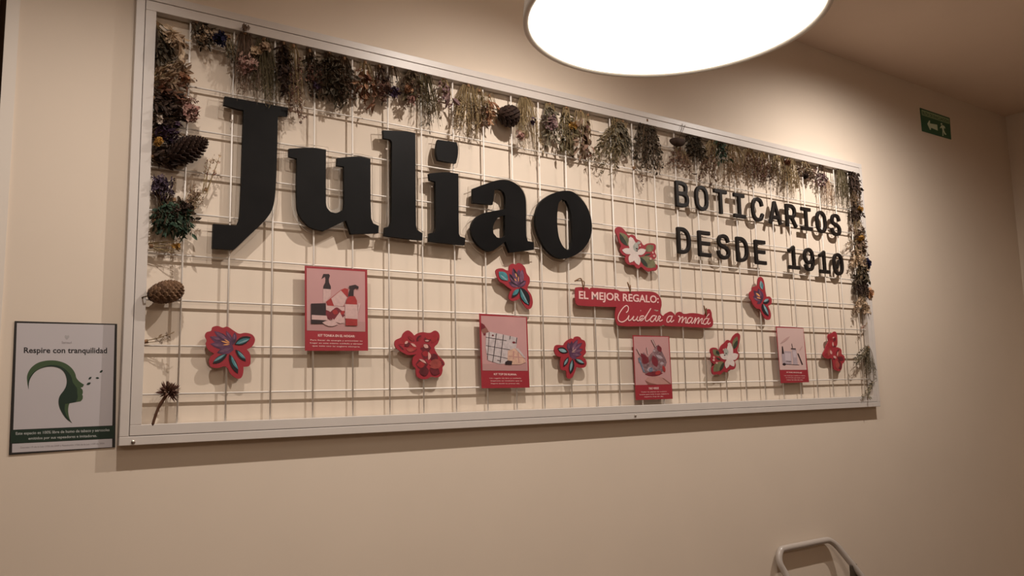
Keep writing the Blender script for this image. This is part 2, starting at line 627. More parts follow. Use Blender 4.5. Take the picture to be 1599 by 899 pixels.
for row, zz0, zz1 in ((ROW1, -.1185, -.137), (ROW2, -.279, -.297)):
    for ch, x, txt in row:
        k = (x - 1.59) / .875
        zt_ = Z0 + zz0 + (zz1 - zz0) * k
        wd, h, th = .0565, .0765, .0138
        x0, z0 = x - wd / 2, zt_ - .0905 + th / 2
        ol = thing('slab_letter', 'small black ' + txt, 'letter', (x, MESH_Y, z0 - th / 2), 'small black letters and figures')
        vv, ff = [], []
        for si, st in enumerate(GL[ch]):
            P = [Vector((x0 + a * wd, 0, z0 + c * h)) for a, c in st]
            if len(P) > 4:
                P = open_curve(P, 3)
            wdt = th * (.62 if (ch == '0' and si == 1) else 1)
            for i in range(len(P) - 1):     # overlapping solid bars with rounded ends, closed as one board
                pass
            ydf = SF - .00006 * si
            n0 = len(vv)
            m = len(P)
            closed = (P[0] - P[-1]).length < 1e-5
            for i, p in enumerate(P):
                a = P[i - 1] if i else (P[-2] if closed else P[0])
                c = P[i + 1] if i < m - 1 else (P[1] if closed else P[-1])
                t = (c - a).normalized()
                nn = Vector((-t.z, 0, t.x)) * (wdt / 2)
                e = Vector((0, 0, 0))
                if not closed and i == 0:
                    e = -t * (wdt * .35)
                if not closed and i == m - 1:
                    e = t * (wdt * .35)
                for yy in (ydf, SB):
                    for s_ in (1, -1):
                        q = p + e + nn * s_
                        vv.append((q.x, yy, q.z))
            for i in range(m - 1):
                a = n0 + i * 4
                c = a + 4
                ff += [(a, a + 1, c + 1, c), (a + 2, c + 2, c + 3, a + 3), (a, c, c + 2, a + 2), (a + 1, a + 3, c + 3, c + 1)]
            if not closed:
                ff += [(n0, n0 + 2, n0 + 3, n0 + 1), (n0 + (m - 1) * 4, n0 + (m - 1) * 4 + 1, n0 + (m - 1) * 4 + 3, n0 + (m - 1) * 4 + 2)]
        bevel(mesh_obj('letter_board', vv, ff, BLACK2, ol), .0016)
        for dz in (.15, .85):
            b = MB()
            b.tube([(x, MESH_Y, z0 + dz * h), (x, SB, z0 + dz * h)], .002, 6)
            b.build('standoff_pin', SCREW, ol)
# ------------------------------------------------------------------ red flower cut-outs
PURPLE = mat('purple_ink', (.085, .030, .070), .55, var=.45, scale=60)
PURPLE2 = mat('violet_ink', (.16, .070, .12), .55, var=.35, scale=80)
INK = mat('black_ink', (.012, .010, .013), .5)
TEAL = mat('teal_ink', (.05, .20, .23), .55, var=.35, scale=70)
TEAL2 = mat('grey_blue_ink', (.20, .33, .36), .55, var=.3, scale=90)
GOLD = mat('orange_ink', (.75, .33, .12), .55)
PETALW = mat('white_petal_ink', (.66, .56, .52), .6, var=.08, scale=60)
GREYP = mat('grey_petal_ink', (.36, .36, .32), .6, var=.2, scale=80)
OLIVE = mat('olive_leaf_ink', (.16, .15, .075), .6, var=.35, scale=60)
DKGREEN = mat('dark_leaf_ink', (.025, .032, .018), .6, var=.3, scale=60)
ROSEI = mat('scarlet_petal_ink', (.30, .02, .025), .55, var=.3, scale=60)
MAROON = mat('maroon_petal_ink', (.12, .012, .018), .55, var=.4, scale=60)
PINKI = mat('pink_highlight_ink', (.60, .34, .30), .6, var=.15, scale=80)
CORAL = mat('coral_petal_ink', (.33, .06, .05), .55, var=.25, scale=60)
FB, FF = -.0180, -.0215


def leaf_px(a, b, wd, n=5, skew=0.0):
    """a pointed leaf between two traced pixels, wd = half width relative to the length"""
    a, b = Vector(a), Vector(b)
    d = b - a
    nrm = Vector((-d.y, d.x))
    L, R = [], []
    for i in range(1, n):
        t = i / n
        k = sin(pi * t) ** .8 * wd
        L.append(a + d * t + nrm * (k + skew * sin(pi * t)))
        R.append(a + d * t - nrm * (k - skew * sin(pi * t)))
    return [tuple(a)] + [tuple(p) for p in L] + [tuple(b)] + [tuple(p) for p in R[::-1]]


def cutout(label, org, sc, outline, layers):
    fn = tracer(org[0], org[1], sc, FF)
    o = round_poly(tr(fn, outline), 75)
    c = sum(o, Vector()) / len(o)
    t = thing('flower_cutout', label, 'flower cutout', (c.x, MESH_Y, min(p.z for p in o)), 'red flower cutouts on the wire grid')
    prism('red_board', [o], FB, FF, RED, t)
    for k, (nm, m, polys) in enumerate(layers):
        sheet(nm, [tr(fn, p) for p in polys], m, t, lift=.0003 + .00022 * k)
    b = MB()
    b.tube([(c.x, MESH_Y - .002, c.z), (c.x, FB, c.z)], .004, 8)
    b.build('magnet', SCREW, t)
    return t


cutout('purple crocus cutout with four teal leaves, left of the spray bottle card', (300, 490), .13348,
       [(300, 140), (360, 160), (410, 148), (480, 190), (550, 230), (620, 220), (700, 240), (735, 290), (725, 345), (690, 390), (640, 415), (675, 460), (685, 540), (670, 605), (600, 620), (598, 690), (570, 750), (520, 752), (450, 700), (395, 615), (300, 632), (225, 620), (198, 570), (215, 500), (260, 465), (190, 420), (160, 350), (172, 310), (152, 260), (170, 215), (225, 195), (240, 155)],
       [('petal', PURPLE, [leaf_px((480, 360), (255, 200), .14), leaf_px((480, 380), (205, 265), .15), leaf_px((480, 390), (210, 350), .16), leaf_px((485, 400), (290, 455), .2), leaf_px((485, 360), (395, 195), .14), leaf_px((490, 350), (500, 215), .2), [(300, 440), (360, 400), (470, 360), (485, 420), (430, 465), (340, 465)]]),
        ('petal_highlight', PURPLE2, [leaf_px((420, 310), (270, 205), .10), leaf_px((330, 300), (225, 262), .14), leaf_px((380, 375), (235, 355), .12), leaf_px((455, 400), (310, 445), .12), leaf_px((455, 290), (400, 210), .1), leaf_px((490, 300), (495, 235), .14)]),
        ('stamen', GOLD, [leaf_px((440, 345), (335, 315), .07), leaf_px((440, 335), (375, 295), .08), leaf_px((440, 355), (360, 362), .09)]),
        ('leaf', INK, [leaf_px((495, 355), (685, 270), .22), leaf_px((505, 415), (628, 555), .16), leaf_px((432, 470), (535, 700), .15), leaf_px((410, 470), (240, 580), .18)]),
        ('leaf_highlight', TEAL, [leaf_px((510, 350), (672, 290), .15, skew=-.02), leaf_px((530, 430), (625, 525), .12, skew=.05), leaf_px((455, 480), (540, 650), .09, skew=.06), leaf_px((390, 470), (245, 560), .1)]),
        ('leaf_vein', TEAL2, [leaf_px((535, 345), (665, 300), .06), leaf_px((548, 445), (618, 515), .07), leaf_px((465, 505), (530, 630), .05), leaf_px((375, 478), (255, 555), .05)])])

cutout('scarlet orchid cutout with two blooms, below the large u and l', (600, 500), .12236,
       [(300, 128), (345, 150), (385, 195), (430, 165), (490, 150), (550, 158), (600, 155), (650, 130), (695, 160), (707, 225), (680, 300), (640, 345), (660, 400), (705, 465), (755, 515), (772, 560), (745, 600), (745, 640), (725, 700), (680, 728), (600, 720), (540, 748), (470, 745), (420, 715), (405, 660), (400, 610), (370, 580), (360, 520), (375, 465), (410, 435), (300, 440), (230, 405), (160, 360), (132, 310), (145, 255), (220, 215), (245, 165)],
       [('petal_outline', MAROON, [leaf_px((180, 310), (250, 380), .12), leaf_px((250, 330), (330, 285), .25), leaf_px((300, 215), (390, 270), .2), leaf_px((410, 270), (470, 190), .25), leaf_px((500, 240), (600, 250), .35), leaf_px((460, 360), (600, 350), .42), leaf_px((470, 420), (590, 440), .55), leaf_px((400, 560), (560, 560), .45), leaf_px((440, 660), (575, 640), .5), leaf_px((575, 620), (710, 680), .4), leaf_px((665, 180), (690, 260), .15), leaf_px((590, 430), (680, 520), .4), leaf_px((690, 510), (765, 570), .25), leaf_px((300, 370), (420, 370), .3)]),
        ('petal', ROSEI, [leaf_px((185, 300), (300, 240), .25), leaf_px((300, 200), (375, 260), .2), leaf_px((300, 360), (410, 360), .3), leaf_px((430, 260), (480, 200), .2), leaf_px((520, 190), (590, 240), .3), leaf_px((480, 420), (570, 430), .4), leaf_px((415, 565), (520, 565), .4), leaf_px((600, 290), (680, 170), .25), leaf_px((470, 350), (500, 310), .3)]),
        ('lower_petal', CORAL, [leaf_px((570, 560), (730, 530), .32), leaf_px((280, 370), (380, 380), .28), [(580, 600), (620, 540), (700, 520), (735, 560), (700, 610), (640, 620)]]),
        ('dark_petal', MAROON, [leaf_px((460, 680), (565, 660), .36), leaf_px((590, 640), (700, 675), .36), leaf_px((260, 325), (330, 300), .3)]),
        ('petal_highlight', PINKI, [leaf_px((335, 290), (408, 340), .16), leaf_px((260, 300), (300, 265), .3), leaf_px((500, 310), (560, 350), .35), leaf_px((560, 400), (560, 510), .17, skew=-.15), leaf_px((440, 495), (535, 550), .13, skew=-.06), leaf_px((515, 260), (570, 260), .2)])])

cutout('upright purple crocus cutout below the large a', (760, 400), .1001,
       [(490, 105), (550, 125), (600, 180), (625, 270), (668, 330), (672, 410), (635, 500), (690, 590), (717, 680), (715, 760), (680, 818), (630, 815), (570, 740), (520, 650), (450, 692), (380, 690), (345, 650), (360, 580), (390, 520), (330, 480), (270, 430), (200, 390), (160, 320), (140, 230), (170, 195), (250, 190), (310, 220), (345, 220), (355, 150), (410, 115), (455, 130)],
       [('petal', PURPLE, [leaf_px((490, 480), (350, 270), .18), leaf_px((490, 480), (340, 400), .24), leaf_px((490, 480), (400, 190), .13), leaf_px((500, 480), (500, 200), .2), leaf_px((500, 480), (560, 210), .18), leaf_px((500, 480), (610, 380), .3), [(390, 440), (440, 330), (560, 330), (600, 420), (500, 490)]]),
        ('petal_highlight', PURPLE2, [leaf_px((480, 440), (360, 330), .12), leaf_px((490, 420), (430, 220), .1), leaf_px((545, 420), (545, 210), .16), leaf_px((490, 480), (380, 440), .16), leaf_px((520, 470), (600, 400), .14)]),
        ('petal_shadow', INK, [leaf_px((495, 350), (410, 180), .08), leaf_px((430, 390), (360, 275), .09), leaf_px((490, 470), (370, 395), .06), leaf_px((500, 440), (588, 380), .06)]),
        ('stamen', GOLD, [leaf_px((470, 330), (445, 260), .12), leaf_px((462, 390), (430, 345), .14), leaf_px((495, 400), (490, 310), .07)]),
        ('leaf', INK, [leaf_px((520, 480), (660, 765), .22), leaf_px((515, 500), (385, 650), .2)]),
        ('leaf_highlight', TEAL, [leaf_px((520, 500), (645, 755), .1, skew=.07), leaf_px((500, 510), (400, 610), .22), leaf_px((185, 240), (330, 375), .3)]),
        ('leaf_vein', TEAL2, [leaf_px((525, 510), (650, 755), .04, skew=.02), leaf_px((210, 290), (320, 385), .1)])])

cutout('small dark crocus cutout with four short leaves, right of the gift towel card', (850, 510), .1001,
       [(520, 150), (565, 170), (580, 195), (630, 220), (648, 280), (640, 340), (650, 400), (600, 470), (650, 520), (660, 580), (630, 632), (560, 640), (500, 625), (480, 700), (440, 780), (400, 808), (355, 790), (340, 690), (270, 670), (250, 600), (255, 540), (260, 470), (190, 450), (160, 390), (165, 310), (200, 282), (300, 285), (320, 250), (370, 205), (420, 182), (455, 190), (475, 160)],
       [('petal', PURPLE, [leaf_px((400, 400), (370, 240), .22), leaf_px((400, 400), (430, 220), .16), leaf_px((410, 400), (520, 195), .16), leaf_px((410, 400), (590, 250), .16), leaf_px((410, 410), (600, 350), .2), leaf_px((410, 430), (580, 430), .26), leaf_px((400, 430), (500, 500), .3), [(360, 330), (480, 280), (560, 380), (500, 480), (400, 470)]]),
        ('petal_highlight', PURPLE2, [leaf_px((430, 370), (515, 215), .12), leaf_px((460, 360), (580, 265), .1), leaf_px((480, 390), (590, 360), .12), leaf_px((440, 430), (560, 445), .14), leaf_px((385, 350), (375, 260), .14)]),
        ('stamen', PINKI, [leaf_px((440, 370), (450, 320), .1), leaf_px((430, 385), (500, 350), .08), leaf_px((420, 395), (490, 390), .08)]),
        ('leaf', INK, [leaf_px((205, 335), (368, 400), .26), leaf_px((375, 470), (295, 625), .18), leaf_px((440, 500), (405, 740), .17), leaf_px((465, 505), (625, 580), .2)]),
        ('leaf_highlight', TEAL2, [leaf_px((215, 350), (345, 390), .2), leaf_px((365, 490), (305, 600), .13), leaf_px((432, 520), (400, 700), .1), leaf_px((490, 505), (615, 568), .14)])])

cutout('white star flower cutout with green leaves, right of the large o', (950, 345), .1001,
       [(160, 88), (220, 110), (270, 165), (310, 220), (370, 210), (420, 240), (440, 280), (500, 310), (550, 375), (610, 350), (680, 345), (735, 370), (742, 430), (725, 480), (750, 540), (735, 580), (690, 610), (720, 655), (770, 700), (765, 740), (735, 775), (680, 775), (630, 788), (560, 755), (510, 715), (470, 742), (425, 715), (400, 685), (320, 680), (275, 640), (265, 590), (275, 548), (210, 510), (185, 450), (200, 390), (170, 330), (150, 260), (115, 180), (115, 120)],
       [('leaf', OLIVE, [leaf_px((175, 175), (320, 385), .24), leaf_px((580, 470), (705, 380), .38), leaf_px((500, 560), (740, 720), .3)]),
        ('leaf_shadow', DKGREEN, [leaf_px((175, 190), (300, 390), .14, skew=.08), leaf_px((555, 540), (665, 510), .14), leaf_px((490, 565), (615, 720), .16)]),
        ('petal', PETALW, [leaf_px((390, 480), (345, 245), .24), leaf_px((390, 490), (210, 450), .26), leaf_px((400, 500), (330, 650), .32), leaf_px((420, 510), (475, 690), .27), leaf_px((430, 510), (585, 450), .3), [(320, 420), (390, 370), (450, 440), (470, 530), (380, 560), (320, 500)], [(315, 270), (345, 245), (385, 270), (400, 400), (320, 400)]]),
        ('centre_petal', GREYP, [leaf_px((420, 480), (430, 330), .3), leaf_px((440, 350), (500, 330), .4)]),
        ('stamen', INK, [leaf_px((425, 425), (455, 440), .4), leaf_px((430, 465), (455, 470), .4)]),
        ('bud', PINKI, [leaf_px((675, 495), (705, 490), .6), leaf_px((690, 545), (728, 545), .5), leaf_px((635, 590), (675, 590), .5), leaf_px((480, 400), (500, 370), .4)])])

cutout('slender purple crocus cutout with one long leaf, below the E of the small letters', (1150, 420), .1001,
       [(385, 120), (420, 160), (440, 240), (450, 330), (470, 430), (520, 430), (550, 470), (545, 540), (495, 575), (530, 660), (540, 730), (520, 785), (460, 780), (400, 700), (370, 630), (310, 610), (260, 550), (240, 500), (205, 440), (205, 370), (245, 330), (255, 280), (300, 270), (325, 250), (335, 170), (355, 130)],
       [('petal', PURPLE, [leaf_px((400, 500), (265, 330), .2), leaf_px((400, 500), (255, 420), .24), leaf_px((400, 500), (340, 300), .2), leaf_px((395, 500), (320, 540), .3), leaf_px((400, 490), (385, 340), .2)]),
        ('petal_highlight', PURPLE2, [leaf_px((370, 470), (290, 370), .14), leaf_px((370, 500), (270, 450), .16), leaf_px((385, 430), (350, 320), .1)]),
        ('stamen', GOLD, [leaf_px((370, 430), (300, 370), .14), leaf_px((380, 460), (310, 440), .12)]),
        ('leaf', INK, [leaf_px((410, 530), (515, 490), .3), leaf_px((395, 540), (495, 735), .2)]),
        ('leaf_highlight', TEAL2, [leaf_px((420, 510), (500, 465), .22), leaf_px((415, 545), (495, 715), .09), leaf_px((375, 180), (398, 320), .2)]),
        ('leaf_vein', TEAL, [leaf_px((390, 200), (405, 320), .1)])])

cutout('white star flower cutout with raised leaf, right of the plant jar card', (1100, 510), .1001,
       [(520, 98), (555, 130), (555, 200), (535, 290), (515, 370), (535, 420), (530, 490), (475, 540), (490, 600), (470, 655), (420, 670), (380, 670), (355, 710), (300, 700), (250, 745), (200, 740), (140, 745), (115, 700), (120, 640), (165, 590), (110, 545), (100, 490), (110, 440), (90, 380), (105, 335), (180, 328), (230, 375), (260, 300), (320, 245), (360, 205), (410, 215), (440, 160), (480, 115)],
       [('leaf', OLIVE, [leaf_px((445, 340), (510, 150), .2), leaf_px((130, 355), (240, 460), .3), leaf_px((290, 540), (140, 700), .3)]),
        ('leaf_shadow', DKGREEN, [leaf_px((455, 350), (515, 210), .2), leaf_px((180, 480), (255, 520), .18), leaf_px((305, 550), (240, 695), .16), leaf_px((185, 370), (225, 440), .3)]),
        ('petal', PETALW, [leaf_px((400, 500), (390, 245), .2), leaf_px((390, 500), (525, 430), .36), leaf_px((390, 500), (460, 620), .3), leaf_px((370, 500), (340, 650), .26), leaf_px((370, 500), (235, 430), .28), [(320, 500), (370, 400), (440, 420), (440, 500), (380, 550)], [(360, 260), (390, 245), (420, 270), (425, 400), (370, 400)]]),
        ('centre_petal', GREYP, [leaf_px((350, 450), (320, 330), .3)]),
        ('stamen', INK, [leaf_px((325, 410), (345, 420), .4), leaf_px((300, 440), (325, 445), .4)]),
        ('bud', PINKI, [leaf_px((140, 455), (148, 500), .35), leaf_px((120, 520), (160, 520), .5), leaf_px((170, 565), (205, 565), .5), leaf_px((280, 370), (305, 345), .4)])])

cutout('narrow scarlet orchid cutout, right of the makeup card', (1275, 505), .09449,
       [(300, 130), (335, 165), (345, 250), (345, 340), (325, 390), (360, 395), (410, 430), (420, 505), (460, 540), (465, 620), (430, 670), (415, 750), (375, 785), (320, 770), (285, 740), (270, 640), (255, 580), (180, 578), (120, 550), (108, 500), (140, 440), (165, 360), (200, 290), (185, 220), (200, 180), (255, 160)],
       [('petal', ROSEI, [leaf_px((270, 280), (200, 200), .3), leaf_px((250, 420), (200, 300), .3), leaf_px((240, 520), (130, 520), .3), leaf_px((290, 370), (330, 270), .3), leaf_px((300, 180), (250, 230), .3)]),
        ('dark_petal', MAROON, [leaf_px((280, 300), (310, 230), .25), leaf_px((265, 380), (325, 375), .2), leaf_px((345, 560), (450, 600), .35), leaf_px((340, 600), (400, 760), .25), leaf_px((275, 600), (310, 560), .3), leaf_px((330, 520), (370, 420), .2)]),
        ('lower_petal', CORAL, [leaf_px((340, 560), (385, 440), .22), leaf_px((335, 600), (350, 760), .22), leaf_px((190, 540), (230, 400), .2)]),
        ('petal_highlight', PINKI, [leaf_px((265, 300), (270, 380), .16), leaf_px((225, 440), (250, 510), .24), leaf_px((275, 535), (325, 575), .3), leaf_px((340, 540), (350, 460), .12), leaf_px((260, 245), (290, 220), .3)])])

# ------------------------------------------------------------------ product cards
CB, CF = -.0222, -.0236
PINK = mat('dusty_pink_print', (.50, .27, .265), .6, var=.04, scale=12)
PINKF = mat('pink_table_print', (.43, .235, .225), .6, var=.03, scale=12)
PALEP = mat('pale_pink_print', (.60, .42, .39), .6, var=.03, scale=12)
DARKP = mat('dark_brown_print', (.028, .014, .016), .5)
LABELP = mat('label_paper_print', (.56, .37, .35), .6, var=.08, scale=120)
REDP = mat('red_bottle_print', (.34, .03, .03), .5, var=.12, scale=60)
WINEP = mat('wine_print', (.17, .02, .03), .5, var=.2, scale=60)
SKIN1 = mat('brown_skin_print', (.24, .095, .075), .6, var=.1, scale=50)
SKIN2 = mat('tan_skin_print', (.46, .24, .21), .6, var=.06, scale=50)
CLOTH = mat('white_cloth_print', (.50, .43, .43), .6, var=.15, scale=90)
GREYL = mat('grey_lilac_print', (.40, .32, .35), .6, var=.06, scale=90)
STEMG = mat('jar_glass_print', (.22, .13, .14), .5, var=.5, scale=110)
PEACH = mat('peach_print', (.58, .36, .27), .6, var=.12, scale=110)


def card(label, corners, photo, pic_mat, layers, heads, org, sc, cols=True):
    P = [un(*c, CF) for c in corners]
    q = quad_map(*P)
    c = sum(P, Vector()) / 4
    t = thing('product_card', label, 'card', (c.x, MESH_Y, P[2].z), 'red product cards on the wire grid')
    prism('card_board', [P], CB, CF, RED, t)
    fn = tracer(org[0], org[1], sc, CF)
    pic = sheet('picture', [tr(fn, photo)], pic_mat, t, lift=.0002)
    for k, (nm, m, polys) in enumerate(layers):
        sheet(nm, [tr(fn, p) for p in polys], m, pic, lift=.0004 + .00015 * k)
    for k, (text, quad, bold) in enumerate(heads):
        lettering('lettering', text, quad_map(*tr(fn, quad)), PALETEXT, t, lift=.0005, bold=bold)
    for u_ in (.3, .7):
        p = q(u_, .06)
        b = MB()
        b.tube([(p.x, MESH_Y - .002, p.z), (p.x, CB, p.z)], .003, 8)
        b.build('magnet', SCREW, t)
    return t


def rc(x0, y0, x1, y1, x2=None, y2=None, x3=None, y3=None):
    return [(x0, y0), (x1, y0), (x1, y1), (x0, y1)]


card('red card picturing spray bottles and a jar, hanging below the large u', [(476, 414.6), (573.4, 421), (574.8, 547.4), (476.4, 547.4)],
     [(106, 103), (617, 135), (620, 662), (108, 652)], PINK,
     [('picture_table', PINKF, [[(107, 560), (620, 575), (620, 661), (108, 651)]]),
      ('bottle_dark', DARKP, [[(252, 155), (300, 155), (310, 170), (300, 200), (302, 230), (318, 265), (318, 290), (250, 285), (252, 262), (268, 230), (270, 200), (266, 180), (235, 200), (248, 165)]]),
      ('bottle_label', LABELP, [[(250, 285), (318, 290), (315, 350), (272, 400), (250, 410)]]),
      ('fallen_bottle', REDP, [[(275, 400), (405, 295), (440, 280), (470, 288), (468, 350), (440, 400), (430, 440), (290, 435)]]),
      ('fallen_label', LABELP, [[(320, 370), (405, 300), (460, 360), (425, 440), (345, 435)]]),
      ('fallen_box', LABELP, [[(275, 432), (440, 445), (440, 590), (360, 585), (300, 550), (275, 520)]]),
      ('berry', WINEP, [leaf_px((300, 500), (440, 520), .38), leaf_px((270, 470), (330, 560), .25), leaf_px((335, 470), (400, 480), .4)]),
      ('berry_light', REDP, [leaf_px((330, 480), (380, 500), .4), leaf_px((400, 510), (440, 480), .3)]),
      ('box_label', LABELP, [[(335, 570), (395, 490), (440, 580), (400, 590)]]),
      ('jar_dark', DARKP, [[(142, 415), (272, 412), (272, 592), (142, 592)]]),
      ('jar_label', LABELP, [[(148, 515), (280, 522), (288, 562), (148, 555)]]),
      ('saucer', LABELP, [leaf_px((240, 582), (380, 596), .18)]),
      ('red_bottle', REDP, [[(445, 420), (455, 375), (480, 350), (525, 350), (545, 390), (548, 610), (445, 608)]]),
      ('red_bottle_label', LABELP, [[(440, 420), (550, 425), (552, 552), (440, 545)]]),
      ('bottle_dark', DARKP, [[(472, 262), (530, 250), (560, 268), (555, 290), (535, 275), (515, 300), (515, 350), (468, 350), (475, 310), (485, 290)]]),
      ('clip', LABELP, [[(555, 415), (575, 410), (560, 480), (552, 500)]])],
     [('KIT TONKA EN EL HOGAR:', [(205, 682), (530, 692), (528, 712), (205, 705)], .03),
      ('Para llenar de energía y armonizar tu', [(138, 728), (595, 738), (595, 752), (138, 744)], .01),
      ('hogar en este mismo cuidado y abrazar', [(135, 754), (598, 763), (598, 778), (135, 769)], .01),
      ('que este uso te sugiere siempre.', [(155, 780), (575, 789), (575, 803), (155, 795)], .01)],
     (460, 400), .17790)

card('red card picturing a checked towel and basket, below the large a', [(748.3, 489.3), (823, 494.6), (827, 605), (752.2, 606)],
     [(76, 88), (562, 108), (582, 684), (92, 680)], PINK,
     [('picture_table', PINKF, [[(90, 610), (580, 600), (582, 684), (92, 680)]]),
      ('hand', SKIN1, [[(78, 165), (110, 185), (140, 225), (160, 262), (130, 290), (100, 285), (78, 250)]]),
      ('sleeve', WINEP, [[(78, 165), (110, 185), (125, 215), (78, 240)], [(100, 285), (120, 270), (125, 300), (105, 300)]]),
      ('towel', CLOTH, [[(130, 275), (175, 262), (470, 325), (455, 430), (410, 600), (280, 610), (150, 570), (125, 430)]]),
      ('towel_stripe', DARKP, [[(128, 318), (350, 355), (350, 361), (128, 324)], [(128, 408), (420, 460), (420, 466), (128, 414)], [(135, 497), (380, 552), (380, 558), (135, 503)], [(162, 265), (168, 266), (148, 560), (142, 560)], [(238, 280), (245, 281), (205, 590), (198, 588)], [(313, 292), (320, 293), (285, 600), (278, 600)], [(388, 306), (395, 307), (388, 345), (381, 345)], [(458, 325), (466, 326), (458, 390), (450, 388)], [(250, 565), (285, 575), (285, 582), (250, 572)]]),
      ('towel_dot', WINEP, [leaf_px((190, 300), (215, 302), .4), leaf_px((410, 375), (450, 380), .3)]),
      ('basket', PEACH, [[(365, 465), (440, 440), (500, 470), (560, 590), (500, 615), (400, 615), (360, 560)]]),
      ('basket_weave', SKIN2, [[(420, 470), (435, 470), (430, 560), (418, 555)], [(470, 480), (480, 480), (490, 600), (478, 600)], [(370, 520), (550, 540), (550, 548), (370, 528)]]),
      ('basket_cover', CLOTH, [[(440, 440), (475, 440), (555, 540), (540, 545), (470, 470)]]),
      ('dark_pouch', DARKP, [[(335, 588), (360, 572), (412, 578), (405, 618), (335, 615)]])],
     [('KIT TOP DE RUANA:', [(215, 708), (460, 712), (460, 734), (215, 730)], .03),
      ('Un regalo de lino y cuidado', [(168, 758), (510, 758), (510, 772), (168, 772)], .01),
      ('inspirado en tradición que te', [(180, 786), (520, 786), (520, 800), (180, 800)], .01),
      ('llegará desde tu primer día.', [(183, 815), (495, 815), (495, 829), (183, 829)], .01)],
     (740, 480), .14451)

card('red card picturing a hand holding plant jars, under the red banner', [(988, 523), (1045, 525), (1050.5, 622.5), (993, 624.5)],
     [(188, 162), (536, 166), (566, 640), (208, 648)], PINK,
     [('forearm', SKIN2, [[(300, 600), (330, 570), (420, 555), (480, 575), (566, 638), (430, 643), (350, 625)]]),
      ('arm_shadow', SKIN1, [[(300, 600), (350, 625), (430, 643), (330, 645)], [(470, 575), (490, 580), (566, 636), (545, 636)]]),
      ('jars', STEMG, [[(230, 380), (290, 320), (330, 370), (380, 310), (400, 270), (440, 240), (470, 310), (500, 370), (520, 420), (490, 500), (440, 550), (330, 550), (290, 520), (270, 450), (235, 420)]]),
      ('jar_dark', WINEP, [leaf_px((270, 380), (340, 420), .5), leaf_px((380, 350), (420, 470), .25), leaf_px((300, 540), (480, 530), .14), leaf_px((430, 250), (460, 320), .3), leaf_px((250, 330), (330, 400), .2)]),
      ('jar_light', GREYL, [leaf_px((320, 500), (380, 480), .35), leaf_px((450, 430), (490, 430), .35), leaf_px((410, 350), (480, 380), .2), leaf_px((380, 300), (405, 310), .4)]),
      ('jar_blue', mat('slate_blue_print', (.14, .17, .23), .6, var=.4, scale=120), [[(230, 380), (245, 375), (300, 520), (285, 520)], leaf_px((350, 520), (370, 470), .4)]),
      ('jar_red', REDP, [leaf_px((400, 540), (460, 510), .3), leaf_px((480, 450), (500, 520), .2)]),
      ('straw', LABELP, [[(360, 195), (378, 190), (412, 262), (400, 270)], [(212, 285), (226, 283), (258, 345), (248, 350)], [(312, 272), (324, 270), (336, 340), (326, 345)]]),
      ('straw_line', DARKP, [[(360, 195), (364, 194), (404, 272), (400, 272)], [(375, 190), (379, 190), (413, 262), (409, 262)], [(212, 285), (216, 285), (250, 350), (246, 350)], [(312, 272), (315, 271), (328, 345), (325, 345)]])],
     [('TRIO VERDE', [(338, 672), (440, 669), (440, 690), (338, 693)], .03),
      ('Todas las plantas de nuestro', [(262, 713), (518, 708), (518, 720), (262, 726)], .01),
      ('huerto para todo lo que respira tu', [(248, 738), (540, 730), (540, 744), (248, 752)], .01),
      ('espacio, hoy en día.', [(295, 760), (488, 755), (488, 769), (295, 774)], .01)],
     (960, 500), .15579)

card('paler red card picturing cosmetics bottles and brush, nearest the right end of the grid', [(1211.6, 509.5), (1254.5, 512), (1263.5, 596.5), (1219.5, 598)],
     [(158, 147), (443, 158), (480, 603), (192, 603)], PALEP,
     [('bottle', GREYL, [[(235, 400), (315, 405), (320, 545), (240, 545)], [(320, 385), (368, 385), (385, 550), (335, 550)]]),
      ('bottle_label', mat('lilac_label_print', (.52, .43, .46), .6), [[(245, 420), (308, 425), (310, 505), (250, 505)], [(330, 400), (362, 400), (372, 470), (338, 470)]]),
      ('tube', GREYL, [[(208, 430), (235, 430), (245, 540), (222, 540)]]),
      ('dark_parts', DARKP, [[(212, 350), (222, 348), (236, 430), (212, 432)], [(310, 368), (362, 372), (362, 382), (310, 380)], [(378, 425), (390, 425), (440, 545), (428, 550)], leaf_px((218, 540), (258, 545), .35), [(315, 320), (320, 320), (330, 365), (324, 365)], [(258, 508), (312, 512), (312, 516), (258, 512)], [(255, 540), (400, 548), (400, 552), (255, 544)]]),
      ('soft_brush', mat('rose_brush_print', (.48, .30, .28), .6), [leaf_px((195, 320), (300, 240), .09), leaf_px((400, 400), (435, 345), .1)])],
     [('KIT PURO MAQUILLAJE', [(262, 623), (427, 626), (428, 643), (263, 640)], .03),
      ('Un ritual para resaltar tu belleza', [(238, 660), (465, 662), (466, 674), (240, 672)], .01),
      ('con fórmulas que cuidan la piel', [(252, 682), (458, 684), (459, 696), (253, 694)], .01),
      ('todos los días del año.', [(262, 704), (442, 706), (443, 718), (263, 716)], .01)],
     (1190, 490), .14465)

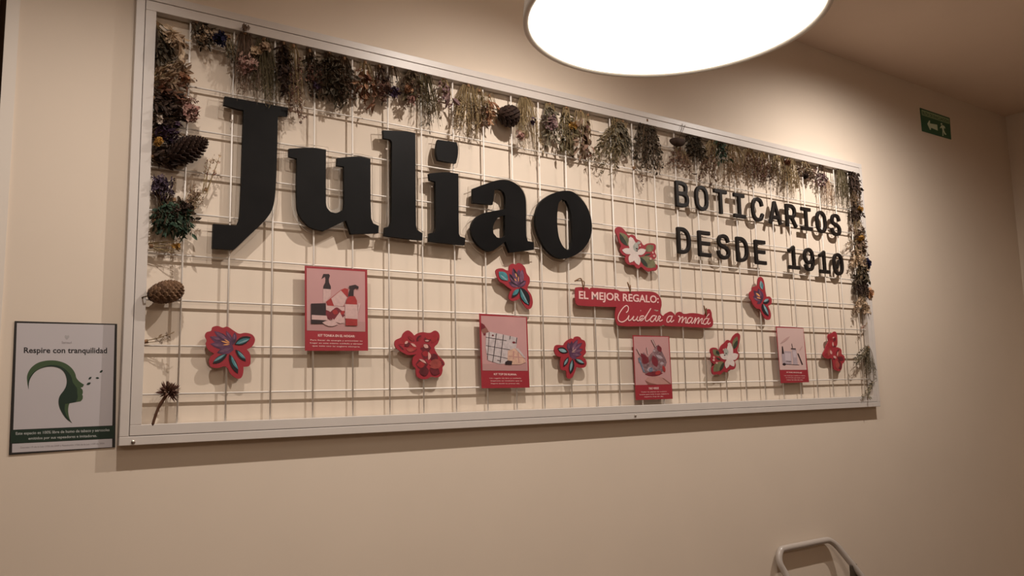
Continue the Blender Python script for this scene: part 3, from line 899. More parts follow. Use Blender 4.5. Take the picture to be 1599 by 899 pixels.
# ------------------------------------------------------------------ the red banner
BB, BF = -.0205, -.0235
fn = tracer(880, 340, .2002, BF)
g5 = tracer(890, 430, .0938, BF)
g4 = tracer(950, 465, .10631, BF)
out = tr(fn, [(92, 555), (98, 543), (150, 540), (190, 545), (203, 556), (216, 545), (320, 551), (420, 560), (440, 571), (520, 573), (640, 572), (700, 578), (735, 595), (760, 635), (765, 680), (760, 705), (752, 735), (768, 758), (780, 764), (795, 748), (835, 730), (860, 745), (872, 766), (885, 740), (910, 732), (940, 748), (1000, 742), (1060, 748), (1100, 755), (1108, 722), (1140, 712), (1155, 740), (1158, 770), (1168, 810), (1160, 845), (1130, 857), (1030, 853), (930, 848), (800, 843), (780, 835), (760, 843), (600, 845), (430, 840), (410, 810), (403, 760), (412, 695), (300, 692), (120, 682), (95, 660)])
c = sum(out, Vector()) / len(out)
ban = thing('slogan_banner', 'red two-line slogan banner with pale lettering, tied to the grid under the white flower', 'banner', (c.x, MESH_Y, min(p.z for p in out)))
prism('banner_board', [round_poly(out, 80), tr(g4, [(665, 176), (700, 172), (745, 178), (742, 190), (700, 196)])], BB, BF, RED, ban)
lettering('upper_lettering', 'EL MEJOR REGALO:', quad_map(*tr(g5, [(145, 255), (1475, 336), (1475, 497), (148, 428)])), PALETEXT, ban, lift=.0006, bold=.022)
SCRIPT = [
    [(258, 215), (285, 190), (292, 140), (265, 112), (225, 135), (180, 190), (145, 260), (143, 320), (180, 352), (225, 345), (270, 310), (300, 258), (290, 300), (297, 332), (330, 318), (372, 268), (355, 305), (365, 332), (400, 318), (428, 270), (413, 308), (425, 336), (455, 325), (500, 290)],
    [(470, 183), (474, 192)],
    [(522, 268), (480, 267), (456, 300), (466, 333), (500, 322), (560, 250), (622, 152), (560, 255), (540, 310), (553, 342), (590, 325), (640, 275)],
    [(690, 262), (650, 263), (618, 300), (618, 340), (650, 345), (690, 290), (706, 260), (690, 310), (698, 342), (720, 325), (738, 268), (762, 280), (742, 312), (750, 342), (793, 322)],
    [(925, 268), (885, 272), (858, 312), (860, 352), (890, 350), (925, 300), (938, 262), (915, 318), (920, 355), (962, 325)],
    [(1022, 268), (1048, 275), (1038, 330), (1026, 362), (1060, 300), (1092, 278), (1085, 330), (1074, 366), (1110, 308), (1142, 288), (1130, 340), (1135, 370), (1165, 345)],
    [(1222, 290), (1190, 290), (1158, 330), (1157, 366), (1190, 366), (1222, 320), (1236, 288), (1215, 342), (1222, 374), (1250, 345), (1278, 288), (1270, 345), (1258, 378), (1295, 312), (1328, 292), (1315, 345), (1308, 382), (1345, 322), (1378, 302), (1362, 350), (1368, 380), (1392, 362)],
    [(1460, 303), (1420, 308), (1393, 348), (1395, 382), (1430, 380), (1460, 330), (1478, 298), (1455, 352), (1462, 386), (1498, 358)],
    [(1435, 285), (1478, 232)]]
strip_mesh('script_lettering', [tr(g4, s_) for s_ in SCRIPT], .0036, PALETEXT, ban, .0006)
for (a, c_) in (((907, 437), (897, 439)), ((980, 443), (984, 452)), ((1099, 479), (1101, 489))):
    p = un(*a, BF)
    q = un(*c_, BF)
    r0 = un(a[0] + 4, a[1] + 14, BF)
    b = MB()
    b.tube(open_curve([(q.x, MESH_Y - .01, q.z), (p.x - .004, BF - .004, p.z + .004), (p.x + .004, BF - .003, (p.z + r0.z) / 2), (r0.x, BF - .001, r0.z)], 4), .0021, 6)
    b.tube(open_curve([(q.x + .004, MESH_Y - .006, q.z + .002), (p.x + .008, BF - .004, p.z - .004), (r0.x + .002, BF - .0, r0.z + .006)], 4), .0016, 6)
    b.build('twine_tie', TWINE, ban, smooth=True)

# ------------------------------------------------------------------ the smoke-free poster on the wall
PWHITE = mat('poster_paper', (.52, .485, .50), .45, var=.015, scale=8)
PDARK = mat('poster_dark_green', (.010, .028, .018), .45)
PBORD = mat('poster_border', (.016, .014, .013), .45)
PGRN = mat('poster_mid_green', (.045, .082, .035), .5)
PTXT = mat('poster_white_ink', (.42, .44, .42), .5)
PGREY = mat('poster_grey_ink', (.30, .27, .28), .5)
YP = -.0022
C4 = [un(23, 501, YP), un(183, 505.5, YP), un(179.8, 698, YP), un(14, 710, YP)]
po = thing('smoke_free_poster', 'poster with a green profile head and dark border, on the wall left of the frame', 'poster', ((C4[0].x + C4[1].x) / 2, 0, C4[2].z))
prism('poster_sheet', [C4], -.0004, YP, PBORD, po)
h1 = tracer(20, 500, .18910, YP)
h7 = tracer(10, 655, .11257, YP)
sheet('white_field', [[h1(34, 22), h1(842, 38), h7(1468, 80), h7(95, 140)], [h7(80, 335), h7(1467, 264), h7(1467, 380), h7(78, 458)]], PWHITE, po, lift=.0003)
sheet('green_band', [[h7(60, 147), h7(1497, 85), h7(1490, 258), h7(58, 328)]], PDARK, po, lift=.0003)
HEAD = [(130, 570), (118, 500), (120, 450), (145, 400), (190, 360), (250, 337), (330, 330), (400, 342), (455, 368), (495, 405), (515, 440), (525, 475), (550, 505), (588, 530), (578, 550), (560, 556), (576, 575), (578, 600), (572, 612), (578, 625), (575, 650), (560, 668), (520, 675), (468, 685), (460, 710), (458, 760), (470, 815), (490, 848), (440, 810), (405, 760), (383, 710), (378, 660), (390, 620), (420, 580), (440, 540), (445, 490), (430, 440), (400, 405), (350, 385), (290, 383), (230, 398), (180, 430), (145, 480), (133, 520)]
HEAD2 = [(130, 570), (127, 500), (150, 455), (190, 415), (240, 390), (300, 370), (370, 372), (420, 395), (460, 430), (485, 470), (495, 510), (515, 540), (530, 560), (532, 600), (535, 640), (520, 672), (470, 683), (432, 690), (428, 740), (445, 790), (490, 848), (440, 810), (405, 760), (383, 710), (378, 660), (390, 620), (420, 580), (440, 540), (445, 490), (430, 440), (400, 405), (350, 385), (290, 383), (230, 398), (180, 430), (145, 480), (133, 520)]
sheet('head_shape', [round_poly(tr(h1, HEAD), 40)], PGRN, po, lift=.0005)
sheet('head_shade', [round_poly(tr(h1, HEAD2), 40)], PDARK, po, lift=.0007)
sheet('drifting_leaf', [tr(h1, leaf_px(a, c_, .25)) for a, c_ in (((608, 532), (644, 514)), ((625, 488), (650, 466)), ((683, 475), (714, 477)), ((717, 432), (743, 411)))], PDARK, po, lift=.0005)
lettering('title_lettering', 'Respire con tranquilidad', quad_map(*tr(h1, [(92, 223), (778, 226), (778, 286), (91, 284)])), INK, po, bold=.02)
lettering('small_logo', 'Samsud', quad_map(*tr(h1, [(404, 172), (486, 172), (486, 192), (404, 192)])), PGREY, po, bold=.01)
sheet('small_logo', [tr(h1, [(446, 160), (428, 140), (430, 124), (442, 122), (447, 130), (453, 122), (464, 125), (466, 140)])], mat('logo_pale_grey', (.40, .38, .385), .5), po, lift=.0005)
for tx, qd, m_, bo in (('Este espacio es 100% libre de humo de tabaco y aerosoles', [(130, 172), (1430, 120), (1430, 172), (130, 224)], PTXT, .015),
                       ('emitidos por sus vapeadores e imitadores.', [(305, 242), (1255, 202), (1255, 250), (305, 290)], PTXT, .015),
                       ('Decreto 19 de la Ley 1335 de 2009 y Resolución 1956 de la Ley 1109 de 2006', [(195, 374), (1360, 316), (1360, 345), (195, 406)], PGREY, .005)):
    lettering('small_lettering', tx, quad_map(*tr(h7, qd)), m_, po, bold=bo)

# ------------------------------------------------------------------ the evacuation sign
EXG = mat('exit_sign_green', (.012, .10, .045), .45)
EXP = mat('exit_sign_glow_strip', (.30, .42, .24), .5)
EXW = mat('exit_sign_symbol', (.62, .74, .56), .5)
YE = -.003
E4 = [un(1437, 168.2, YE), un(1483, 184, YE), un(1485.5, 217.5, YE), un(1440.5, 204.5, YE)]
ex = thing('exit_sign', 'green evacuation route sign with arrow and running figure, high on the right of the wall', 'sign', ((E4[0].x + E4[1].x) / 2, 0, E4[2].z))
prism('sign_plate', [E4], -.0002, YE, EXG, ex)
he = tracer(1430, 160, .06674, YE)
qe = quad_map(*E4)
sheet('light_strip', [[qe(.03, .06), qe(.97, .06), qe(.97, .30), qe(.03, .30)]], EXP, ex, lift=.0002)
lettering('sign_lettering', 'RUTA DE EVACUACIÓN', quad_map(qe(.06, .09), qe(.94, .09), qe(.94, .27), qe(.06, .27)), EXG, ex, bold=.03)
sheet('arrow', [tr(he, [(268, 500), (315, 415), (332, 430), (332, 488), (500, 520), (515, 660), (355, 590), (350, 640), (330, 640)])], EXW, ex, lift=.0003)
sheet('running_figure', [tr(he, [(585, 485), (612, 480), (618, 515), (600, 530), (582, 510)]), tr(he, [(598, 535), (630, 530), (672, 555), (692, 600), (680, 612), (655, 590), (660, 650), (690, 715), (718, 745), (700, 760), (668, 740), (645, 680), (645, 780), (625, 785), (622, 640), (605, 590), (565, 605), (562, 590)])], EXW, ex, lift=.0003)

# ------------------------------------------------------------------ the pendant lamp
PZ = -.15
PC = Vector((.6385, -.9042 + MESH_Y, Z0 + PZ))
PR = .2735
SHADE = mat('white_lamp_enamel', (.80, .74, .66), .3)
DIFF = mat('lamp_diffuser', (.9, .88, .84), .5, emit=2.2)
pl = thing('pendant_lamp', 'large round white pendant lamp with a glowing diffuser, hanging from the ceiling', 'lamp', tuple(PC))
b = MB()
prof = [(PR - .009, .004), (PR - .009, 0), (PR - .004, -.002), (PR, 0), (PR, .012), (PR * .985, .05), (PR * .93, .095), (PR * .80, .14), (PR * .58, .172), (PR * .32, .188), (.05, .195), (.045, .25), (.012, .262), (.004, .262)]
b.lathe(prof, PC, 96)
b.lathe([(PR - .009, .004), (PR - .012, .012), (PR * .97, .05), (PR * .9, .09), (PR * .7, .14), (.05, .18), (0.001, .18)], PC, 96)
b.build('lamp_shade', SHADE, pl, smooth=True)
b = MB()
b.lathe([(0.001, .002), (PR * .5, .0022), (PR - .0095, .0035)], PC, 96)
b.build('diffuser', DIFF, pl)
b = MB()
b.tube([PC + Vector((0, 0, .26)), Vector((PC.x, PC.y, CZ - .02))], .0035, 8)
b.build('cable', mat('white_cable', (.7, .65, .6), .5), pl)
b = MB()
b.lathe([(.001, 0), (.05, 0), (.052, -.004), (.052, -.024)][::-1], Vector((PC.x, PC.y, CZ - .0)), 32)
b.lathe([(.001, -.024), (.052, -.024)], Vector((PC.x, PC.y, CZ)), 32)
b.build('ceiling_rose', SHADE, pl)

# ------------------------------------------------------------------ tubular step stool standing by the wall
TUBE = mat('light_grey_tube', (.44, .39, .35), .3, spec=.6)
PLAST = mat('black_plastic', (.015, .013, .012), .35)
st = thing('folding_step_stool', 'light grey tubular step stool handle with rounded corners, standing against the wall', 'step stool', (2.15, -.35, 0))
ZT = Z0 - 1.385
xa, xb = 1.955, 2.262
loop = [(1.92, -.42, .02), (2.0, -.16, ZT - .33), (2.004, -.105, ZT - .22), (1.996, -.045, ZT - .09), (1.984, -.026, ZT - .04), (2.000, -.019, ZT - .006), (2.03, -.018, ZT), (2.13, -.018, ZT), (2.24, -.018, ZT), (2.285, -.019, ZT - .004), (2.318, -.027, ZT - .027), (2.352, -.047, ZT - .077), (2.395, -.077, ZT - .15), (2.42, -.11, ZT - .23), (2.46, -.42, .02)]
b = MB()
b.tube(open_curve(loop, 6), .0115, 14)
b.build('handle_frame', TUBE, st, smooth=True)
b = MB()
b.tube([(2.0, -.10, ZT - .24), (2.0, -.03, .02)], .010, 10)
b.build('rear_leg', TUBE, st, smooth=True)
b = MB()
b.tube([(2.41, -.095, ZT - .21), (2.42, -.03, .02)], .009, 10)
b.build('rear_leg', TUBE, st, smooth=True)
b = MB()
b.box(2.346, 2.385, -.062, -.050, ZT - .21, ZT - .092)
o = bevel(b.build('hinge_plate', mat('brown_plastic', (.07, .055, .04), .35), st), .006, 3)
for k, (zz, yy) in enumerate(((.25, -.36), (.50, -.27))):
    b = MB()
    b.box(1.95, 2.36, yy - .11, yy + .06, zz, zz + .025)
    bevel(b.build('tread', PLAST, st), .006, 3)
for x_ in (1.92, 2.46):
    b = MB()
    b.tube([(x_, -.42, 0), (x_, -.42, .035)], .015, 10)
    b.build('rubber_foot', PLAST, st)
# ------------------------------------------------------------------ dried flowers
RNG = random.Random(7)
STRAW = [(.24, .17, .085), (.32, .24, .13), (.17, .115, .055)]
PAL = {
    'olive': [(.060, .050, .026), (.125, .098, .052), (.085, .063, .036), (.175, .14, .08)],
    'dkolive': [(.032, .028, .019), (.066, .052, .034), (.095, .070, .046), (.042, .035, .025)],
    'brown': [(.07, .04, .027), (.145, .09, .06), (.22, .145, .10), (.10, .058, .04)],
    'dkbrown': [(.022, .014, .011), (.05, .031, .024), (.085, .054, .040)],
    'tan': [(.28, .19, .12), (.44, .31, .21), (.17, .11, .07), (.54, .40, .29)],
    'wheat': [(.24, .17, .085), (.36, .26, .145), (.16, .11, .06)],
    'cream': [(.54, .40, .26), (.38, .26, .17), (.62, .49, .35)],
    'pink': [(.37, .20, .165), (.24, .12, .10), (.50, .33, .27), (.18, .09, .07)],
    'mauve': [(.22, .13, .125), (.14, .08, .085), (.30, .20, .185)],
    'rust': [(.20, .085, .050), (.12, .055, .035), (.30, .16, .09)],
    'orange': [(.36, .18, .095), (.22, .10, .055), (.44, .26, .15)],
    'redbrown': [(.16, .075, .055), (.09, .042, .034), (.24, .14, .10), (.30, .20, .14)],
    'green': [(.016, .036, .022), (.032, .060, .036), (.055, .078, .05), (.013, .024, .017)],
    'sage': [(.125, .110, .075), (.20, .17, .12), (.09, .075, .055)],
    'purple': [(.034, .018, .036), (.055, .03, .055), (.020, .012, .022)],
    'lilac': [(.10, .070, .10), (.065, .045, .07), (.17, .13, .15)],
    'navy': [(.012, .011, .028), (.022, .019, .055), (.008, .008, .018)],
    'peach': [(.50, .29, .17), (.42, .22, .12), (.56, .36, .23)],
    'yellow': [(.44, .25, .06), (.36, .19, .05)],
    'white': [(.52, .44, .37), (.42, .34, .28)],
}
PM = {k: plant_mat('dried_' + k, v) for k, v in PAL.items()}
PSTEM = plant_mat('dried_stem', STRAW)
PDSTEM = plant_mat('dark_dried_stem', [(.06, .035, .022), (.11, .07, .04), (.035, .022, .016)])
YMIN, YMAX = -.052, -.0025
ZCAP = [iz1 - IW - .001]


def cl(p):
    return Vector((min(max(p.x, FX0 + .043), FX1 - .036), min(max(p.y, YMIN), YMAX), min(p.z, ZCAP[0])))


def rv(s=1.0):
    while True:
        v = Vector((RNG.uniform(-1, 1), RNG.uniform(-1, 1), RNG.uniform(-1, 1)))
        if .05 < v.length < 1:
            return v.normalized() * s


def add_leaf(b, p, d, ln, wd, curl=.3):
    """one folded and curled leaf: six corners, four faces"""
    d = d.normalized()
    s = d.cross(rv())
    s = s.normalized() if s.length > .01 else d.orthogonal().normalized()
    n = s.cross(d)
    q = [p, p + d * ln * .35 + s * wd * .5 + n * wd * .25, p + d * ln * .35 - s * wd * .5 + n * wd * .25,
         p + d * ln * .72 + s * wd * .4 + n * (wd * .2 - ln * curl * .4), p + d * ln * .72 - s * wd * .4 + n * (wd * .2 - ln * curl * .4),
         p + d * ln - n * ln * curl, p + d * ln * .5 - n * ln * curl * .1]
    k = len(b.v)
    b.v += [tuple(cl(x)) for x in q]
    b.f += [(k, k + 6, k + 1), (k, k + 2, k + 6), (k + 1, k + 6, k + 3), (k + 2, k + 4, k + 6), (k + 3, k + 6, k + 5), (k + 4, k + 5, k + 6)]


def add_floret(b, p, r, n=5):
    """a small crumpled blossom: one cup of n petals"""
    ax = rv()
    if ax.y > .2:
        ax.y = -ax.y
    u = ax.orthogonal().normalized()
    v = ax.cross(u)
    k = len(b.v)
    p = cl(p)
    b.v.append(tuple(p))
    for i in range(n):
        a = 2 * pi * i / n + RNG.uniform(-.2, .2)
        for da, rr, hh in ((-.45, .75, .35), (0, 1.05, .55), (.45, .75, .35)):
            q = p + (u * cos(a + da) + v * sin(a + da)) * r * rr * RNG.uniform(.8, 1.15) + ax * r * hh * RNG.uniform(.3, 1.3)
            b.v.append(tuple(cl(q)))
        m = k + 1 + i * 3
        b.f += [(k, m, m + 1), (k, m + 1, m + 2)]


def add_blade(b, p0, p1, p2, wd):
    """a long thin bent grass blade"""
    k = len(b.v)
    t = (p2 - p0)
    s = t.cross(Vector((0, 1, 0)) + rv(.6)).normalized() * wd
    n = 5
    for i in range(n + 1):
        u = i / n
        p = p0 * (1 - u) ** 2 + p1 * 2 * u * (1 - u) + p2 * u * u
        ww = s * (1 - u * .85) * (.5 + min(.5, u * 2))
        b.v += [tuple(cl(p + ww)), tuple(cl(p - ww))]
        if i:
            m = len(b.v)
            b.f.append((m - 4, m - 3, m - 1, m - 2))


def bez(p0, p1, p2, u):
    return p0 * (1 - u) ** 2 + p1 * 2 * u * (1 - u) + p2 * u * u


# kind: stems, leaves per stem, leaf length, leaf width ratio, where leaves start, florets per stem, floret radius, where florets start, blades
KIND = {
    'grass':   (16, 9, .013, .16, .35, 0, 0, 0, 46),
    'wheat':   (14, 16, .012, .26, .35, 0, 0, 0, 30),
    'leafy':   (14, 9, .020, .42, .12, 0, 0, 0, 6),
    'bigleaf': (9, 5, .034, .45, .2, 0, 0, 0, 6),
    'floret':  (15, 3, .014, .35, .15, 8, .0062, .55, 6),
    'fluff':   (18, 4, .009, .3, .3, 15, .0038, .25, 16),
    'mixed':   (14, 6, .017, .38, .12, 4, .0060, .5, 22),
    'frond':   (9, 26, .013, .36, .12, 0, 0, 0, 3),
    'sprig':   (4, 3, .010, .35, .4, 5, .0036, .5, 0),
    'twig':    (8, 1, .012, .3, .5, 1, .004, .8, 4),
}


def bunch(label, cat, tie, tip, half, kind, fol, blo=None, n=1.0, name='dried_flower_bunch', group='bunches of dried flowers on the grid', yy=-.020, size=1.0, low=None, dark=False, extra=None):
    T = un(tie[0], tie[1], yy)
    E = un(tip[0], tip[1], yy - .006)
    ax = E - T
    L = ax.length
    d = ax.normalized()
    W = abs((un(tip[0] + half, tip[1], yy) - un(tip[0], tip[1], yy)).x) if abs(d.z) > abs(d.x) else abs((un(tip[0], tip[1] + half, yy) - un(tip[0], tip[1], yy)).z)
    side = Vector((-d.z, 0, d.x))
    t = thing(name, label, cat, tuple(T), group)
    ns, nl, ll, lw, ls, nf, frad, fs, nb = KIND[kind]
    ns = max(2, int(ns * n))
    nb = int(nb * n)
    st, le, fl = MB(), MB(), MB()
    for i in range(ns):
        x = RNG.uniform(-1, 1)
        e = T + ax * RNG.uniform(.62, 1.06) + side * (W * x * RNG.uniform(.7, 1.1)) + Vector((0, RNG.uniform(-.018, .012), 0))
        m = T.lerp(e, .5) + side * (W * x * .36) + Vector((0, RNG.uniform(-.012, .004), 0)) + side * RNG.uniform(-.006, .006)
        p0 = T - d * RNG.uniform(-.004, .012) + side * (W * x * .38 + RNG.uniform(-.004, .004)) + Vector((0, RNG.uniform(-.005, .005), 0))
        st.tube([cl(bez(p0, m, e, k / 5)) for k in range(6)], [.0011, .001, .0009, .0008, .0006, .0003], 3, cap=False)
        for k in range(nl):
            u = ls + (1 - ls) * (k + RNG.random()) / nl
            p = bez(p0, m, e, u)
            dd = (bez(p0, m, e, min(1, u + .05)) - p).normalized() * .9 + rv(.75)
            s_ = ll * size * RNG.uniform(.6, 1.3)
            add_leaf(le, p, dd, s_, s_ * lw * RNG.uniform(.7, 1.2), RNG.uniform(-.2, .5))
        for k in range(nf):
            u = fs + (1 - fs) * RNG.random() ** .8
            p = bez(p0, m, e, u) + rv(.006 * size)
            add_floret(fl, p, frad * size * RNG.uniform(.7, 1.3), RNG.choice((4, 5, 6)))
    for i in range(nb):
        x = RNG.uniform(-1.1, 1.1)
        e = T + ax * RNG.uniform(.5, 1.08) + side * (W * x) + Vector((0, RNG.uniform(-.02, .012), 0))
        m = T.lerp(e, .5) + side * (W * x * .35) + rv(.008)
        add_blade(st, T + side * (W * x * .35 + RNG.uniform(-.004, .004)), m, e, RNG.uniform(.0005, .0012))
    st.build('stems', PDSTEM if dark else PSTEM if kind not in ('grass', 'wheat') or fol == 'wheat' else PM[fol], t)
    if le.f:
        le.build('leaves', PM[fol], t)
    if fl.f:
        fl.build('blossoms', PM[blo or fol], t)
    if extra:
        for (nm, pal, px, py, r_px, cnt, fr_) in extra:
            ZCAP[0] = 9 if 'bud' in nm else iz1 - IW - .001
            b2 = MB()
            c_ = un(px, py, yy - .019)
            rr = abs((un(px, py + r_px, yy) - un(px, py, yy)).z)
            for k in range(cnt):
                add_floret(b2, c_ + rv(rr * RNG.random() ** .5), fr_ * RNG.uniform(.7, 1.2), 6)
            b2.build(nm, PM[pal], t)
            ZCAP[0] = iz1 - IW - .001
    b = MB()
    b.tube([T - d * .004, T + d * .004], [.0045, .0045], 8)
    b.build('twine_tie', TWINE, t)
    return t


TOPG = 'bunches of dried flowers along the top of the grid'
LEFTG = 'bunches of dried flowers down the left side of the grid'
RIGHTG = 'bunches of dried flowers down the right side of the grid'
# --- left column
bunch('cream and tan dried leaves in the top left corner of the grid', 'dried flowers', (246, 38), (296, 78), 20, 'bigleaf', 'cream', n=.9, group=LEFTG, size=.8, extra=[('cream_bloom', 'cream', 270, 64, 9, 34, .0065)])
bunch('dark olive dried bunch low in the top left corner, under the cream leaves', 'dried flowers', (240, 46), (258, 96), 16, 'leafy', 'dkolive', n=1.4, group=LEFTG, dark=True)
bunch('small bunch with a dark blue bloom and cream florets, second from the top left corner', 'dried flowers', (308, 36), (330, 72), 22, 'mixed', 'dkolive', 'cream', n=1.1, group=TOPG, dark=True, extra=[('blue_bloom', 'navy', 343, 60, 10, 60, .007)])
bunch('small whitish leafy sprig hanging at the second upright wire', 'dried flowers', (357, 58), (360, 95), 8, 'leafy', 'sage', n=.5, group=TOPG, size=.6)
bunch('tan brown dried leaves with an ochre blob, left side below the corner', 'dried flowers', (240, 122), (296, 112), 20, 'leafy', 'tan', n=1.3, group=LEFTG, size=.9, extra=[('ochre_bloom', 'orange', 288, 122, 7, 26, .006)])
bunch('curled brown dried leaves on the left side above the pink florets', 'dried flowers', (238, 134), (290, 152), 18, 'bigleaf', 'rust', n=1.1, group=LEFTG, size=.6, dark=True)
bunch('dark dried foliage at the left edge beside the pink florets', 'dried flowers', (238, 152), (282, 166), 18, 'leafy', 'dkbrown', n=1.7, group=LEFTG, dark=True)
bunch('dusty pink floret cluster at the first upright wire', 'dried flowers', (262, 158), (304, 176), 17, 'floret', 'pink', 'pink', n=1.3, group=LEFTG, extra=[('pink_bloom', 'pink', 296, 176, 14, 70, .007)])
bunch('dark twiggy bunch with a white floret, above the left pine cone', 'dried flowers', (236, 186), (280, 190), 18, 'mixed', 'dkbrown', 'dkbrown', n=1.3, group=LEFTG, dark=True, extra=[('white_bloom', 'white', 250, 186, 5, 16, .006)])
bunch('dark purple dried bunch with a round orange bloom beside the left pine cone', 'dried flowers', (236, 212), (280, 206), 18, 'mixed', 'purple', 'purple', n=1.5, group=LEFTG, dark=True, extra=[('orange_bloom', 'yellow', 247, 221, 5, 34, .006)])
bunch('black brown dried foliage at the base of the left pine cone', 'dried flowers', (238, 244), (282, 240), 18, 'leafy', 'dkbrown', n=2.0, group=LEFTG, dark=True)
bunch('pale feathery sprig standing right of the left pine cone', 'dried sprig', (322, 296), (338, 240), 10, 'sprig', 'pink', 'cream', n=1.4, name='dried_sprig', group=LEFTG)
bunch('upright violet statice bunch below the left pine cone', 'dried flowers', (253, 322), (252, 276), 17, 'floret', 'purple', 'lilac', n=1.2, group=LEFTG, dark=True)
bunch('tan feathery sprig leaning right beside the green foliage', 'dried sprig', (290, 336), (314, 292), 14, 'fluff', 'pink', 'tan', n=.45, name='dried_sprig', group=LEFTG)
bunch('dense dark green leafy bunch low on the left side', 'dried foliage', (272, 312), (268, 366), 33, 'leafy', 'green', n=3.0, name='dried_foliage_bunch', group=LEFTG, dark=True, size=.85)
bunch('dark brown buds left of the J foot, above the green foliage', 'dried flowers', (240, 345), (306, 326), 16, 'floret', 'dkbrown', 'dkbrown', n=.8, group=LEFTG, dark=True)
bunch('fan of bare pale stems with an ochre bud, under the green foliage', 'dried stems', (236, 384), (288, 384), 12, 'twig', 'tan', 'tan', n=1.1, name='dried_stem_bunch', group=LEFTG, extra=[('ochre_bud', 'yellow', 275, 385, 4, 12, .006)])
bunch('single pale star-like blossom on a thin stem between the lower pine cone and the thistle', 'dried sprig', (228, 533), (268, 526), 6, 'sprig', 'cream', 'white', n=.8, name='dried_sprig', group=LEFTG)
# --- top row
bunch('dusty pink florets over long brown grass, first large bunch on the top wire', 'dried flowers', (383, 52), (383, 155), 22, 'grass', 'brown', n=1.2, group=TOPG, extra=[('pink_bloom', 'pink', 384, 98, 15, 70, .007), ('cream_bloom', 'cream', 398, 80, 10, 30, .006), ('brown_bud', 'brown', 383, 44, 5, 14, .006)])
bunch('olive green grass bunch above the right end of the J bar', 'dried grasses', (412, 62), (416, 160), 22, 'grass', 'olive', n=1.5, name='dried_grass_bunch', group=TOPG, extra=[('tan_bloom', 'tan', 414, 74, 8, 20, .008)])
bunch('narrow dark brown bunch right of the third upright wire', 'dried flowers', (443, 68), (446, 146), 13, 'leafy', 'dkbrown', n=1.4, group=TOPG, dark=True)
bunch('long thin pinkish tan strands hanging lowest near the J', 'dried grasses', (458, 72), (464, 186), 14, 'fluff', 'pink', 'redbrown', n=.8, name='dried_grass_bunch', group=TOPG)
bunch('dark bunch ending in wine red heads, left of the fourth upright wire', 'dried flowers', (484, 80), (492, 146), 13, 'mixed', 'dkolive', 'redbrown', n=1.3, group=TOPG, dark=True, extra=[('wine_bloom', 'purple', 494, 134, 5, 18, .006)])
bunch('broad olive green leafy bunch between the fourth and fifth upright wires', 'dried foliage', (514, 84), (520, 160), 20, 'leafy', 'dkolive', n=2.4, name='dried_foliage_bunch', group=TOPG, dark=True)
bunch('brown bunch with small russet heads, left of the fifth upright wire', 'dried flowers', (538, 92), (540, 162), 16, 'mixed', 'dkolive', 'brown', n=1.7, group=TOPG, dark=True)
bunch('orange brown curled leaves above the gap between u and l', 'dried leaves', (570, 98), (572, 164), 17, 'bigleaf', 'rust', n=1.3, name='dried_leaf_bunch', group=TOPG, size=.75)
bunch('dark brown floret bunch right of the orange brown leaves', 'dried flowers', (592, 104), (598, 158), 14, 'floret', 'dkbrown', 'redbrown', n=1.2, group=TOPG, dark=True)
bunch('thin stems ending in a deep purple bloom above the l', 'dried flowers', (612, 104), (618, 146), 12, 'twig', 'dkolive', 'purple', n=1.5, group=TOPG, dark=True, extra=[('purple_bloom', 'purple', 616, 144, 8, 40, .007)])
bunch('olive bunch with orange and pink heads, left of the sixth upright wire', 'dried flowers', (644, 108), (645, 156), 14, 'mixed', 'olive', 'brown', n=1.6, group=TOPG, dark=True, extra=[('orange_bloom', 'orange', 637, 140, 6, 20, .006), ('pink_bloom', 'pink', 644, 158, 7, 26, .007)])
bunch('thin green grey grasses hanging above the dot of the i', 'dried grasses', (664, 116), (670, 200), 18, 'grass', 'olive', n=1.0, name='dried_grass_bunch', group=TOPG)
bunch('two mauve pink twisted leaves right of the dotted i', 'dried leaves', (692, 122), (692, 160), 13, 'bigleaf', 'mauve', n=.9, name='dried_leaf_bunch', group=TOPG, size=.7)
bunch('broom of golden wheat between the seventh and eighth upright wires', 'dried wheat', (731, 134), (724, 212), 21, 'wheat', 'wheat', n=1.5, name='dried_wheat_bunch', group=TOPG)
bunch('small brown floret sprays right of the golden wheat broom', 'dried flowers', (748, 142), (750, 196), 16, 'floret', 'olive', 'brown', n=1.0, group=TOPG, size=.8)
bunch('salmon orange curled leaves left of the upper pine cone', 'dried leaves', (764, 150), (770, 196), 14, 'bigleaf', 'orange', n=1.2, name='dried_leaf_bunch', group=TOPG, size=.65)
bunch('straw bunch with pink and purple heads, right of the upper pine cone', 'dried flowers', (820, 152), (826, 232), 19, 'grass', 'wheat', n=1.2, group=TOPG, extra=[('pink_bloom', 'pink', 812, 212, 8, 26, .007), ('purple_bloom', 'purple', 832, 190, 5, 14, .007)])
bunch('round mauve blossom cluster with a trailing curl above the a', 'dried flowers', (858, 162), (858, 226), 14, 'leafy', 'sage', n=1.2, group=TOPG, extra=[('mauve_bloom', 'mauve', 860, 190, 13, 80, .007)])
bunch('narrow olive bunch right of the mauve cluster', 'dried foliage', (884, 168), (888, 240), 8, 'leafy', 'olive', n=1.0, name='dried_foliage_bunch', group=TOPG)
bunch('brown pointed leaves with a small ochre bloom, above the o', 'dried leaves', (906, 174), (904, 240), 17, 'bigleaf', 'brown', n=1.4, name='dried_leaf_bunch', group=TOPG, size=.75, extra=[('ochre_bloom', 'yellow', 895, 197, 5, 18, .007)])
bunch('rust coloured forked leaves beside the two grid panels joint', 'dried leaves', (918, 180), (918, 244), 8, 'bigleaf', 'redbrown', n=.7, name='dried_leaf_bunch', group=TOPG, size=.7)
bunch('olive fern sprays slanting down to the left, right of the o', 'dried foliage', (972, 190), (932, 268), 20, 'frond', 'olive', n=1.9, name='dried_foliage_bunch', group=TOPG)
